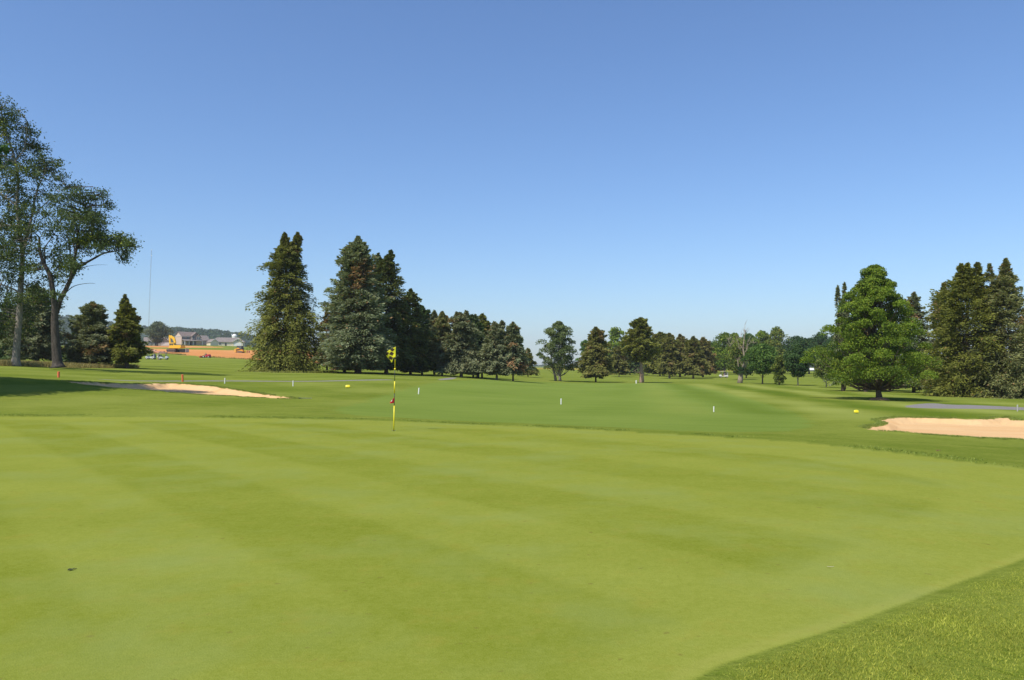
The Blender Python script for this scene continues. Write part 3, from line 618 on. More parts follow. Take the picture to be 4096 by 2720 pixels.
# left hand conifers
conifer(147, 97, 1136, 100, P_BLUEG, 'shaded grey spruce standing between the two tall leafy trees', 48, cb=.10, nb=260, m=70, prof=.62, droop=.25, cat=SP, dead=26, trunk=.03, fill=1.2)
conifer(30, 118, 1190, 90, P_DARK, 'dark spruce half hidden at the far left edge', 148, cb=.08, nb=130, m=60, cat=SP)
b = conifer(370, 101, 1208, 98, P_BLUEG, 'wide blue green spruce with curved low limbs left of the building site', 49, cb=.10, nb=300, m=75, prof=.68, droop=.18, low=.88, cat=SP, dead=14, trunk=.034, curl=.1, bark=M_BARK)
conifer(294, 116, 1330, 44, P_DARK, 'short dark spruce tucked behind the wide blue green spruce', 149, cb=.06, nb=90, m=45, cat=SP)
conifer(508, 101, 1206, 62, P_OLIVE, 'narrow full spruce nearest the excavator', 50, cb=.12, nb=280, m=75, prof=.60, droop=.28, low=.85, cat=SP, trunk=.03)
conifer(500, 124, 1178, 55, P_OLIVE, 'slim spruce whose tip rises behind the narrow full spruce', 51, cb=.1, nb=150, m=55, prof=.7, cat=SP)
decid(630, 470, 1284, 50, D_GREY, 'single round grey green tree behind the ranch house', 52, cb=.08, nc=40, n=140, shape='round', group=None, leafpx=5.0)

M_BARK_SHADE = make_bark('bark_shade_dark', (.055, .045, .038), (.13, .11, .09))  # bark colour darkened to stand for shade on the forked tree's trunk
def traced_tree(px, d, limbs, blobs, label, seed, bark, name='tall_tree'):
    """limbs and leaf masses given as photograph outlines, set at the tree's own distance with depth of their own"""
    rg = np.random.default_rng(seed); rr = random.Random(seed)
    x, y, z = ground_at(px, d); sc = d/F; bpy_ = HY+F*(EYE-z)/d
    root = empty(name, (x, y, z-.05), 0, label, 'tree')
    tb = MB(); nodes = []
    dep = {}
    for li, (pts, r0, r1, y0, y1) in enumerate(limbs):
        P = []
        n = len(pts)
        for i, (a, b) in enumerate(pts):
            q = i/(n-1); P.append(Vector(((a-px)*sc, y0+(y1-y0)*q, (bpy_-b)*sc)))
        rad = [(r0+(r1-r0)*(i/(n-1))**.8) for i in range(n)]
        Q = []; RQ = []
        for i in range(n-1):
            for k in range(4):
                t = k/4; Pm = P[max(i-1, 0)]; Pn = P[min(i+2, n-1)]; a = P[i]; b2 = P[i+1]
                v = .5*((2*a)+(-Pm+b2)*t+(2*Pm-5*a+4*b2-Pn)*t*t+(-Pm+3*a-3*b2+Pn)*t**3)
                Q.append(v); RQ.append(rad[i]*(1-t)+rad[i+1]*t)
        Q.append(P[-1]); RQ.append(rad[-1])
        if li == 0: RQ[0] *= 1.55; RQ[1] *= 1.2
        tb.tube(Q, RQ, 10 if r0 > .12 else 6); nodes += Q[3:] if li == 0 else Q
    NA = np.array([tuple(v) for v in nodes])
    VV = []; TT = []
    for (a, b, r, dens, hi) in blobs:
        R = r*sc
        c0 = np.array(((a-px)*sc, rr.uniform(-1, 1)*2.2, (bpy_-b)*sc))
        nt = int(16*dens*(r/50)**1.4)+6
        for k in range(nt):
            u = rnd_unit(rg, 1)[0]*rg.random()**.4*R*np.array([1, 1.3, .92]); c = c0+u
            i = np.argmin(((NA-c)**2).sum(1)); st = Vector(NA[i]); cc = Vector(c)
            md = st.lerp(cc, .55)+Vector((0, 0, rr.uniform(-.1, .15)))
            if k % 2 == 0: tb.tube([st, md, cc], [.05, .032, .012], 3, False)
            nl = int(33*rr.uniform(.6, 1.4)); lr = rr.uniform(.32, .62)
            out = u/(np.linalg.norm(u)+1e-6)
            uu = rg.normal(size=(nl, 3))*lr*np.array([.62, .62, .33]); uu += np.outer(rg.normal(size=nl)*lr*.5, out)
            C = c+uu; D = rnd_unit(rg, nl)+out*.6; D[:, 2] -= .3; N = rnd_unit(rg, nl)+np.array([0, 0, .5])
            VV.append(cards(C, D, N, .15+.12*rg.random(nl), .08+.06*rg.random(nl)))
            f = np.clip(rg.random()*.5+.5*rg.random((nl, 1)), 0, 1); T = lerp(D_LEFT['a'], D_LEFT['b'], f)
            h = rg.random(nl) < .02+hi; T[h] = np.asarray(D_LEFT['hi'])*(.6+.6*rg.random((h.sum(), 1))); TT.append(T)
    tb.build('trunk', bark, root, smooth=True); card_obj('crown', np.concatenate(VV), np.concatenate(TT), root); return root
traced_tree(62, 75, [
    ([(62,1462),(66,1390),(74,1300),(80,1210),(85,1120),(90,1060),(88,980),(75,900),(68,800),(72,700),(50,600),(20,520),(5,440)], .36, .04, 0, 0),
    ([(90,1010),(108,930),(118,870),(128,800),(140,740),(160,690),(165,640)], .17, .02, 0, .8),
    ([(82,1170),(50,1150),(10,1135),(-40,1130)], .11, .03, 0, -1), ([(80,1230),(55,1290),(25,1330),(-5,1345)], .06, .015, 0, .8),
    ([(88,1050),(130,1000),(150,960)], .07, .02, 0, -1), ([(70,820),(20,790),(-50,740)], .12, .02, 0, 1), ([(74,900),(20,900),(-60,880)], .10, .02, 0, -1),
    ([(60,640),(90,590),(95,480),(60,430)], .07, .015, 0, .7), ([(118,870),(190,790),(240,735)], .07, .015, 0, 1), ([(85,1120),(120,1170),(150,1200)], .05, .015, 0, 1)],
    [(5,420,45,1.0,0),(45,460,45,1,0),(20,500,60,1.1,.1),(75,510,45,1,0),(0,560,75,1.2,.15),(60,570,60,1.1,0),(100,560,32,.8,0),(-40,640,80,1,0),(30,640,60,.9,0),(150,650,52,1.1,0),(110,660,48,1,0),(190,640,28,.7,0),
     (60,700,60,.9,.05),(140,715,55,1.1,0),(205,715,42,1,0),(255,728,26,.8,0),(-30,740,70,1,0),(40,770,60,.8,0),(100,790,55,.8,0),(170,780,35,.6,0),(-20,860,75,1,0),(60,860,60,1,0),(120,850,40,.7,0),
     (40,940,65,1.2,0),(105,930,60,1.2,.06),(150,930,40,.8,0),(-30,980,80,1.1,0),(60,1010,65,1.2,0),(120,1010,50,1.1,0),(20,1070,60,1,0),(100,1080,38,.8,0),(-40,1100,70,1,0),(60,1120,35,.6,0),(130,1130,35,.5,0),
     (10,1180,55,1,0),(-40,1230,70,1.2,0),(40,1240,50,1.3,.03),(15,1300,50,1.2,.03),(60,1310,35,.9,.05),(-10,1350,45,1,0),(150,1180,40,.9,.08),(175,1200,38,1.0,.05),(120,1200,30,.7,0)],
    'tallest leafy tree at the left edge with light grey sunlit trunk', 71, M_BARKG)
traced_tree(230, 73, [
    ([(232,1468),(228,1420),(224,1350),(222,1280),(224,1230),(216,1160),(206,1100),(182,1050),(168,1000),(168,950)], .47, .09, 0, -.4),
    ([(224,1250),(240,1195),(262,1150),(284,1095),(290,1040),(298,985),(300,930),(312,870),(330,820)], .26, .03, 0, .6),
    ([(282,1100),(300,1072),(335,1052),(380,1030),(420,1012),(470,1004),(520,990),(560,990)], .16, .02, .4, -.6),
    ([(262,1150),(272,1100),(268,1040),(262,990),(250,940),(235,900)], .13, .02, .3, 1), ([(290,1040),(282,1000),(270,950),(278,900),(290,860)], .10, .02, .5, 1.4),
    ([(298,985),(340,930),(375,880),(385,800),(384,750)], .10, .015, .6, -.5), ([(206,1100),(225,1070),(245,1050)], .05, .01, 0, 0), ([(168,950),(150,930),(128,925)], .07, .02, -.4, -1), ([(182,1050),(170,990),(200,930),(215,880)], .08, .015, 0, 1),
    ([(232,1215),(256,1170),(285,1140),(330,1128),(358,1127)], .07, .012, 0, 1), ([(300,1072),(370,1058),(430,1057)], .035, .006, .3, 0), ([(298,985),(350,985),(400,990)], .06, .01, .6, .2)],
    [(280,815,40,.9,0),(320,790,40,1,0),(350,800,42,1.1,0),(384,765,20,.7,0),(384,800,24,.8,0),(235,810,35,.8,.1),(250,850,45,.9,.05),(310,850,50,1,0),(370,850,45,1,0),(395,880,30,.9,0),(210,870,32,.6,0),(205,920,35,.5,0),(260,910,50,.9,0),(330,910,55,1,0),(385,920,38,1,0),(410,890,18,.6,0),
     (220,970,50,.8,0),(285,970,50,1,0),(330,960,40,1,0),(380,955,38,1.6,.55),(372,930,24,1.2,.5),(440,935,30,.8,.06),(420,960,30,.8,.05),(470,950,30,.7,.15),(485,985,28,.8,.12),(525,968,24,.7,.1),(550,985,20,.7,.1),(440,995,26,.5,0),(505,1010,18,.4,0),(480,1030,12,.3,0),
     (200,1030,42,.8,0),(250,1040,45,.8,0),(310,1030,36,.7,0),(150,1000,35,.8,0),(140,1050,38,.8,0),(180,1100,36,.6,0),(330,1080,24,.6,0),(250,1100,30,.5,0),(350,1065,14,.5,0),(270,1180,20,.4,0),(155,1090,30,.6,0)],
    'forked leafy tree with thick dark leaning trunk and a long limb reaching right', 72, M_BARK_SHADE)
# curved low limbs of the wide blue spruce
tb = MB(); scb = 104/F
for s_, pts in ((-1, [(0,8),(-14,14),(-36,32),(-45,60),(-43,95)]), (1, [(4,14),(20,26),(40,52),(50,82)])):
    tb.tube([(a*scb, -.5*(i > 0), b_*scb) for i, (a, b_) in enumerate(pts)], [.2, .16, .12, .09, .05][:len(pts)], 6)
tb.build('low_limb', M_BARK, b, smooth=True)

# dead tree
def dead_tree():
    d = 160; px = 2960; x, y, z = ground_at(px, d); sc = d/F; by = HY+F*(EYE-z)/d
    root = empty('dead_tree', (x, y, z-.05), 0, 'bleached dead tree with bare forked branches and a pale stump like base', 'dead tree')
    L = [([(2958,1538),(2962,1515),(2964,1495),(2967,1480)], 1.15, .75), ([(2967,1482),(2975,1450),(2974,1420),(2972,1395),(2974,1360),(2977,1330),(2979,1297)], .62, .05),
         ([(2966,1482),(2953,1464),(2949,1440),(2948,1437)], .38, .10), ([(2968,1482),(2980,1468),(2985,1448)], .35, .12), ([(2972,1478),(2990,1462),(2995,1455)], .25, .06),
         ([(2974,1415),(2985,1400),(2992,1370),(3000,1345)], .3, .06), ([(2972,1408),(2957,1395),(2950,1370),(2944,1348)], .26, .05), ([(2973,1372),(2964,1352),(2966,1340)], .16, .04),
         ([(2950,1375),(2938,1365),(2918,1385),(2912,1362)], .1, .03), ([(2990,1380),(3005,1368),(3014,1372)], .12, .03), ([(2977,1345),(2985,1330),(2984,1322)], .12, .03), ([(2925,1398),(2922,1375),(2912,1358)], .12, .04)]
    tb = MB(); br = MB()
    rr = random.Random(4)
    for i, (pts, r0, r1) in enumerate(L):
        r0 *= (.52 if i == 0 else .40); r1 *= .5
        P = [Vector(((a-px)*sc, (0 if i == 0 or k == 0 else rr.uniform(-.5, .5)), (by-b_)*sc)) for k, (a, b_) in enumerate(pts)]
        n = len(P); (tb if i < 2 else br).tube(P, [r0+(r1-r0)*k/(n-1) for k in range(n)], 8)
        if i > 0:
            for k in range(6):
                c = P[rr.randrange(1, n)]; br.tube([c, c+Vector((rr.uniform(-.9, .9), rr.uniform(-.6, .6), rr.uniform(.2, 1.2)))], [.05, .012], 4, False)
    tb.build('trunk', M_BARKD, root, smooth=True); br.build('branches', M_BARKD, root, smooth=True)
    rg = np.random.default_rng(5); V, T = [], []
    for a, b_, r in ((2960,1476,9),(2962,1490,8),(2973,1440,8)):
        v, t = leaf_clump(rg, np.array(((a-px)*sc, -.4, (by-b_)*sc)), r*sc*1.6, 260, .25, D_DARK); V.append(v); T.append(t)
    card_obj('ivy', np.concatenate(V), np.concatenate(T), root)
dead_tree()
# tree standing outside the left of the view whose shade falls on the mound and bunker
def shade_caster(x, y, H, R, cb, label, seed):
    rg = np.random.default_rng(seed); rr = random.Random(seed); z = tz(x, y); root = empty('shade_tree', (x, y, z-.05), 0, label, 'tree', 'trees just outside the left edge')
    tb = MB(); VV = []; TT = []; tb.tube([(0, 0, 0), (0, 0, H*.4), (.2, 0, H*.9)], [.4, .3, .06], 9)
    for i in range(60):
        t = (i+.5)/60; e = math.sqrt(max(.05, 1-(2*t-.9)**2/1.3)); a = i*2.399; rad = R*e*rr.uniform(.4, .85); c = np.array([rad*math.cos(a), rad*math.sin(a), H*(cb+(1-cb)*t*.95)])
        v, tt = leaf_clump(rg, c, R*.3*rr.uniform(.7, 1.2), 300, .26, D_MID); VV.append(v); TT.append(tt); tb.tube([(0, 0, c[2]*.7), tuple(c)], [.09, .02], 4, False)
    tb.build('trunk', M_BARK, root, smooth=True); card_obj('crown', np.concatenate(VV), np.concatenate(TT), root)
shade_caster(-31.9, 38.2, 20.5, 5.5, .22, 'tall leafy tree just out of view at left whose shade falls along the long bunker', 93)
shade_caster(-31.0, 32.5, 15.5, 5.6, .25, 'middle leafy tree out of view at left shading the mound crest', 91)
shade_caster(-33.0, 27.0, 15.0, 6.0, .2, 'second leafy tree out of view at left shading the grass mound', 92)

# far wooded hills: terrain sheets with a wood growing on them
def hill(name, crest, d0, d1, label, wlabel, seed, dens):
    us = np.linspace(crest[0][0], crest[-1][0], 160); cp = np.interp(us, [c[0] for c in crest], [c[1] for c in crest]); k = np.ones(9)/9; cp = np.convolve(np.pad(cp, 4, 'edge'), k, 'valid')
    rows = 26; V = []; 
    for j in range(rows):
        q = j/(rows-1); d = d0+(d1-d0)*q
        zc = EYE-(cp-HY)/F*(d0+(d1-d0)*.62)-6; prof = math.sin(min(1, q/.62)*math.pi/2)**1.1 if q < .62 else math.cos((q-.62)/.38*math.pi/2)**.7*.9+.1
        V.append(np.stack([(us-CX)/F*d, np.full(len(us), d), -8+(zc+8)*prof], 1))
    V = np.concatenate(V); I = np.arange(rows*160).reshape(rows, 160); Fq = np.stack([I[:-1, :-1], I[:-1, 1:], I[1:, 1:], I[1:, :-1]], -1).reshape(-1, 4)
    tag(mesh_obj(name, V, Fq, M_HILL, smooth=True), label, 'hill', kind='structure')
    rg = np.random.default_rng(seed); n = dens
    r = rg.random(n)*.9*(rows-2); c = rg.random(n)*158; ri = r.astype(int); ci = c.astype(int); a = V[ri*160+ci]; b2 = V[ri*160+ci+1]; c2 = V[(ri+1)*160+ci]
    P = a+(b2-a)*(c-ci)[:, None]+(c2-a)*(r-ri)[:, None]; cr = 3.5+3.5*rg.random(n); hh = 4+4*rg.random(n)
    m = 26; idx = np.repeat(np.arange(n), m); u = rnd_unit(rg, n*m); u[:, 2] = np.abs(u[:, 2])
    C = P[idx]+np.stack([u[:, 0]*cr[idx], u[:, 1]*cr[idx], hh[idx]*.6+u[:, 2]*cr[idx]*.9], 1)
    VV = cards(C, rnd_unit(rg, n*m), u+.5*rnd_unit(rg, n*m), 3.6, 2.8); T = lerp((.028, .06, .02), (.06, .105, .03), rg.random(n)[idx][:, None])
    tag(card_obj('far_wood', VV, T, None), wlabel, 'wood', kind='stuff')
M_HILL = solid('forest_floor', (.035, .06, .025), .9, scale=.05)
hill('wooded_hill', [(-900,1290),(-300,1262),(150,1262),(260,1272),(330,1278),(450,1300),(560,1312),(665,1318),(760,1320),(850,1326),(900,1333),(985,1341),(1100,1365),(1300,1410),(1600,1450),(1900,1470)], 1000, 2100, 'long low wooded hill behind the houses', 'dense green wood covering the far left hill', 5, 3600)
hill('far_hill', [(1500,1475),(1900,1468),(2120,1464),(2170,1462),(2300,1463),(2600,1466),(3000,1468),(3400,1470),(4096,1466),(4700,1468)], 2300, 3300, 'low blue hill seen through the gap in the trees', 'distant blue wood on the hill seen through the gap', 6, 2200)
# ------------------------------------------------------------------ course furniture
M_YEL = solid('yellow_paint', (.78, .66, .02), .35, var=.06); M_BLK = solid('black_paint', (.02, .02, .022), .4); M_BRN = solid('dark_check', (.055, .035, .02), .8)
M_RED = solid('red_cloth', (.62, .02, .03), .7, var=.1); M_WHT = solid('white_paint', (.78, .77, .72), .5, var=.08, scale=12); M_ORG = solid('orange_paint', (.80, .17, .07), .55, var=.1, scale=10)
M_CLOTH_Y = solid('yellow_cloth', (.80, .74, .03), .75, var=.06); M_GREYP = solid('grey_post', (.42, .41, .38), .8, var=.15, scale=10)
M_CUP = solid('cup_liner', (.7, .7, .68), .5)

def flagstick():
    x, y, z = ground_px(1575, 1723); sc = y/F; T = 2.14; lean = .034
    H = (1723-1388)*sc; root = empty('golf_flag', (x, y, z), 0, 'yellow flagstick with yellow and dark checkered flag and small red pennant in the hole', 'golf flag')
    P = lambda h: (lean*h/1.0*.55, 0, h)
    py = lambda v: (1723-v)*sc
    def seg(a, b, r, mat, nm): m = MB(); m.tube([P(a), P(b)], r, 12); return m.build(nm, mat, root, smooth=True)
    seg(-.05, py(1623), .0165, M_YEL, 'lower_pole'); seg(py(1623), py(1573), .009, M_BLK, 'pole_joint'); seg(py(1573), py(1525), .0165, M_YEL, 'middle_pole')
    seg(py(1525), py(1480), .008, M_BLK, 'upper_joint'); seg(py(1480), py(1390), .0085, M_YEL, 'upper_pole')
    m = MB(); m.ball(P(py(1476)), (.026, .026, .024), 12, 8); m.build('ball_ferrule', M_YEL, root, smooth=True)
    m = MB(); m.ball(P(py(1390)), (.017, .017, .02), 10, 6); m.build('top_cap', M_BLK, root, smooth=True)
    seg(py(1436), py(1431), .017, M_BLK, 'flag_clip')
    m = MB(); m.tube([(P(0)[0], 0, .0015), (P(0)[0], 0, .003)], .054, 20); m.build('hole', M_BLK, root)  # flat black disc on the turf stands for the shaded inside of the cup
    # drooping flag: outline traced, folds given as real depth
    def q(px_, py_, dy): return (((px_-1575)*sc), dy, (1723-py_)*sc)
    rows = 25; colsn = 31; V = []
    top = [(1584,1387),(1576,1391),(1568,1395),(1560,1399),(1553,1404),(1549,1410),(1546,1418)]
    bot = [(1583,1427),(1577,1430),(1572,1432),(1571,1446),(1567,1451),(1562,1441),(1547,1428)]
    tx = np.interp(np.linspace(0, 6, colsn), range(7), [a for a, b in top]); ty = np.interp(np.linspace(0, 6, colsn), range(7), [b for a, b in top])
    bx = np.interp(np.linspace(0, 6, colsn), range(7), [a for a, b in bot]); by_ = np.interp(np.linspace(0, 6, colsn), range(7), [b for a, b in bot])
    for j in range(rows):
        t = j/(rows-1)
        for i in range(colsn):
            s = i/(colsn-1); V.append(q(tx[i]*(1-t)+bx[i]*t, ty[i]*(1-t)+by_[i]*t, -.02-.05*s*math.sin(s*9+t*2.2)-.06*s*(1-t)))
    Fq = []; mi = []
    for j in range(rows-1):
        for i in range(colsn-1):
            Fq.append((j*colsn+i, j*colsn+i+1, (j+1)*colsn+i+1, (j+1)*colsn+i)); cx_ = np.mean([V[q_][0] for q_ in Fq[-1]])/sc+1575; cz_ = 1723-np.mean([V[q_][2] for q_ in Fq[-1]])/sc
            mi.append(1 if any(abs((cx_-a_)*.85+(cz_-b_)*.5) < w_ and abs((cz_-b_)*.85-(cx_-a_)*.5) < h_ for a_, b_, w_, h_ in ((1570,1399,7,6),(1567,1415,7,6.5),(1550,1415,5,6.5),(1564,1432,7,6))) else 0)
    o = mesh_obj('flag', np.array(V), Fq, [M_CLOTH_Y, M_BRN], root, smooth=True, matidx=mi); s = o.modifiers.new('thickness', 'SOLIDIFY'); s.thickness = .003
    s2 = (lambda a, b, c: (((a-1575)*sc), c, (1723-b)*sc))
    V = [s2(1578,1589,-.01), s2(1576,1612,-.012), s2(1568,1600,-.05), s2(1566,1613,-.04), s2(1560,1613,-.02), s2(1561,1608,-.03)]
    o = mesh_obj('pennant', np.array(V), [(0, 2, 1), (2, 3, 1), (2, 5, 3), (5, 4, 3)], M_RED, root); s = o.modifiers.new('thickness', 'SOLIDIFY'); s.thickness = .003
    V = [s2(1570.5,1597.5,-.066), s2(1567,1602,-.064), s2(1564,1606,-.054), s2(1569.5,1605,-.066)]
    o = mesh_obj('pennant_mark', np.array(V), [(0, 1, 2, 3)], M_WHT, root); s = o.modifiers.new('thickness', 'SOLIDIFY'); s.thickness = .002
flagstick()

def stake(px_, base, top, w, mat, lean, name, label, cat, group=None):
    x, y, z = ground_px(px_, base); sc = y/F; h = (base-top)*sc; r = w*sc/2; root = empty(name, (x, y, z), random.Random(px_).uniform(0, 1), label, cat, group)
    m = MB(); m.tube([(0, 0, -.12), (0, 0, 0), (lean*h, lean*h*.2, h*.97)], [r, r, r], 10); m.build('post', mat, root, smooth=False)
    m = MB(); m.tube([(lean*h, lean*h*.2, h*.972), (lean*h, lean*h*.2, h)], [r*1.04, r*.7], 10); m.build('cap', mat, root)
GS = 'short white marker stakes'; GO = 'orange hazard stakes'
stake(899, 1534, 1512, 4.2, M_WHT, .03, 'marker_stake', 'small white stake near the cart path, right of the taller orange stake', 'stake', GS)
stake(1172, 1545, 1523, 4.2, M_WHT, .02, 'marker_stake', 'white stake in the grass below the huge olive spruce', 'stake', GS)
stake(1674, 1577, 1552, 4.4, M_WHT, .12, 'marker_stake', 'leaning white stake just right of the flagstick', 'stake', GS)
stake(2244, 1618, 1595, 4.4, M_WHT, .03, 'marker_stake', 'white stake in mid fairway below the round headed pine', 'stake', GS)
stake(2855, 1649, 1627, 4.4, M_WHT, .02, 'marker_stake', 'white stake in the fairway below the far white cart', 'stake', GS)
stake(4070, 1646, 1620, 5, M_GREYP, 0, 'marker_stake', 'weathered grey stake beside the cart path at the right edge', 'stake', GS)
stake(2545, 1534, 1521, 5, M_WHT, 0, 'marker_stake', 'tiny white stake at the foot of the bare trunked pine', 'stake', GS)
stake(234, 1510, 1486, 9, M_ORG, .02, 'hazard_stake', 'orange stake behind the shaded mound at far left', 'stake', GO)
stake(731, 1527, 1498, 8, M_ORG, -.05, 'hazard_stake', 'orange stake above the sunlit part of the long bunker', 'stake', GO)

def tee_marker(px_, py_, w, h, label):
    x, y, z = ground_px(px_, py_+h/2+1); sc = y/F; root = empty('yardage_marker', (x, y, z), .1, label, 'yardage marker', 'oval yellow markers')
    m = MB(); m.ball((0, 0, h*sc*.58), (w*sc/2, h*sc*.28, h*sc*.5), 20, 12, .62); o = m.build('oval_face', M_YEL, root, smooth=True); o.rotation_euler = (math.radians(-25), 0, 0)
    m = MB(); m.box((0, .01, .02), (w*sc*.5, .05, .07)); m.build('foot', M_BLK, root, bevel=.006)
tee_marker(1391, 1545, 19, 12, 'yellow oval marker in the grass left of the flagstick'); tee_marker(3427, 1647, 20, 13, 'yellow oval marker in the grass left of the right bunker')

def ball_washer():
    x, y, z = ground_px(1912, 1512); sc = y/F; root = empty('ball_washer', (x, y, z), 0, 'black box with an orange side post under the grey green spruces', 'ball washer')
    m = MB(); m.box((0, 0, .36), (.46, .42, .68)); m.build('body', M_BLK, root, bevel=.02); m = MB(); m.box((0, 0, .725), (.5, .46, .04)); m.build('lid', M_BLK, root, bevel=.01)
    m = MB(); m.tube([(-.36, -.02, 0), (-.34, -.02, .62)], .05, 8); m.box((-.34, -.02, .2), (.14, .1, .3)); m.build('side_post', M_ORG, root)
ball_washer()
M_STEEL0 = solid('dull_grey_metal', (.20, .20, .20), .7)
def rake():
    x, y, z = ground_px(1206, 1598); root = empty('bunker_rake', (x, y, z+.01), .25, 'grey bunker rake lying in the grass at the tip of the long bunker', 'rake')
    m = MB(); m.tube([(-.1, 0, .03), (.55, -.05, .02)], .012, 8); m.build('handle', M_STEEL0, root)
    m = MB(); m.box((-.12, 0, .035), (.04, .55, .03)); [m.tube([(-.12, -.25+.05*k, .03), (-.14, -.25+.05*k, -.03)], .006, 5) for k in range(11)]; m.build('head', M_BLK, root)
rake()
M_LEAF = solid('dry_leaf', (.20, .10, .04), .8); M_LEAFD = solid('dark_leaf', (.05, .06, .02), .8)
def leaf(px_, py_, s, mat, label, rz):
    x, y, z = ground_px(px_, py_); m = MB()
    V = [(-1, 0, .1), (-.6, .45, .3), (0, .55, .35), (.7, .35, .15), (1.2, 0, .35), (.6, -.4, .25), (0, -.5, .1), (-.6, -.35, .15), (0, 0, .02)]
    m.add([(a*s, b_*s, c*s+.004) for a, b_, c in V], [(0, 1, 8), (1, 2, 8), (2, 3, 8), (3, 4, 8), (4, 5, 8), (5, 6, 8), (6, 7, 8), (7, 0, 8)])
    m.tube([(1.1*s, 0, .3*s), (2.0*s, .3*s, .12*s)], .08*s, 5)
    o = m.build('fallen_leaf', mat); o.location = (x, y, z); o.rotation_euler = (0, 0, rz); md = o.modifiers.new('thickness', 'SOLIDIFY'); md.thickness = .002; tag(o, label, 'leaf')
leaf(3752, 1808, .055, M_LEAF, 'brown curled leaf in the rough below the right bunker', .4)
leaf(283, 2282, .028, M_LEAFD, 'small dark leaf on the green at lower left', 1.1)
_x, _y, _z = ground_px(3322, 2268); m = MB(); m.tube([(-.03, 0, .006), (-.012, -.008, .004), (.01, -.008, .004), (.03, 0, .006)], [.0012, .002, .002, .001], 6); _o = m.build('grass_clipping', solid('pale_straw', (.5, .46, .3), .8)); _o.location = (_x, _y, _z); tag(_o, 'tiny pale curved straw on the green at lower right', 'straw')
leaf(1745, 1709, .12, M_LEAFD, 'flat dark shape for the flag shadow on the green', .1) if False else None  # dark shape in place of the flag's cast shadow, switched off

def mulch():
    x, y, z = ground_at(3518, 71.5); n = 22; m = MB(); vs = [(0, 0, .28)]; rr = random.Random(3)
    for ring, (r, h) in enumerate(((.45, .20), (.85, .05), (1.0, -.06))):
        for k in range(n): a = 6.283*k/n; q = r*(1+rr.uniform(-.12, .12)); vs.append((q*math.cos(a)*1.0, q*math.sin(a)*.9, h+rr.uniform(-.02, .02)))
    fs = [(0, 1+k, 1+(k+1) % n) for k in range(n)]
    for ring in range(2): fs += [(1+ring*n+k, 1+(ring+1)*n+k, 1+(ring+1)*n+(k+1) % n, 1+ring*n+(k+1) % n) for k in range(n)]
    m.add(vs, fs); o = m.build('bare_earth_mound', solid('mulch_earth', (.42, .23, .13), .95, var=.2, scale=9, bump=.03), smooth=True); o.location = (x, y, z); tag(o, 'low mound of tan bare earth round the foot of the shade tree', 'earth mound', kind='structure')
mulch()

# ------------------------------------------------------------------ far mast
def mast():
    d = 900; x = (590-CX)/F*d; root = empty('radio_mast', (x, d, EYE-(1400-HY)/F*d-8), 0, 'very tall thin lattice radio mast on the horizon at left', 'radio mast'); sc = d/F
    H = (1400-1002)*sc+8; lx = 16*sc; m = MB()
    for k in range(3):
        a = k*2.094; m.tube([(.45*math.cos(a), .45*math.sin(a), 0), (lx+.45*math.cos(a), .45*math.sin(a), H)], .05, 4)
    for i in range(60):
        t0 = i/60; t1 = (i+1)/60
        for k in range(3):
            a = (k+i)*2.094; b_ = (k+i+1)*2.094; m.tube([(lx*t0+.45*math.cos(a), .45*math.sin(a), H*t0), (lx*t1+.45*math.cos(b_), .45*math.sin(b_), H*t1)], .03, 3, False)
    m.build('lattice', M_GREYP, root); m = MB()
    m.ball((lx, 0, H+.4), .5, 8, 6); m.build('beacon', M_WHT, root, smooth=True); m = MB(); m.ball((lx, 0, H-6), .6, 8, 6); m.build('beacon', M_WHT, root, smooth=True)
mast()

# ------------------------------------------------------------------ houses
M_ROOF = solid('brown_shingles', (.20, .155, .135), .9, var=.14, scale=1.2); M_ROOFG = solid('grey_shingles', (.23, .195, .175), .9, var=.12, scale=1.2)
M_TAN = solid('tan_siding', (.60, .47, .36), .8, var=.05); M_CREAM = solid('cream_siding', (.72, .64, .48), .8, var=.05); M_STONE = solid('grey_stone', (.32, .28, .25), .9, var=.2, scale=3)
M_TRIM = solid('white_trim', (.80, .79, .76), .6, var=.04); M_GLASS = solid('window_glass', (.035, .04, .05), .12, var=.2, spec=.6); M_SHUT = solid('dark_shutter', (.05, .045, .05), .6); M_SIDEG = solid('grey_siding', (.40, .38, .34), .85, var=.08)
def gable(mb, w, dp, z0, z1, ov=.35, th=.18, cx=0, cy=0, along='x'):
    """gabled roof slabs; ridge along x over width w, depth dp"""
    for s in (-1, 1):
        e = dp/2+ov; pr = [(0, z1), (s*e, z0-(z1-z0)*ov/(dp/2)), (s*e, z0-(z1-z0)*ov/(dp/2)+th), (0, z1+th*1.2)]
        if along == 'x': mb.yz([(cy+a, b_) for a, b_ in pr], cx-w/2-ov, cx+w/2+ov)
        else: mb.xz([(cx+a, b_) for a, b_ in pr], cy-w/2-ov, cy+w/2+ov)
def window(parent, c, w, h, rz=0, shutters=False, arch=False):
    m = MB(); m.box(c, (w+.24, .10, h+.24)); o = m.build('window', M_TRIM, parent)
    g = MB(); g.box((c[0], c[1]-.06, c[2]), (w, .04, h))
    if arch: g.tube([(c[0], c[1]-.04, c[2]+h/2), (c[0], c[1]-.08, c[2]+h/2)], w/2, 16)
    g.build('pane', M_GLASS, o); b_ = MB(); b_.box((c[0], c[1]-.09, c[2]), (.05, .03, h)); b_.box((c[0], c[1]-.093, c[2]), (w, .03, .05)); b_.build('muntin', M_TRIM, o)
    if shutters:
        for s in (-1, 1): q = MB(); q.box((c[0]+s*(w/2+.36), c[1]-.03, c[2]), (.42, .08, h+.1)); q.build('shutter', M_SHUT, parent)
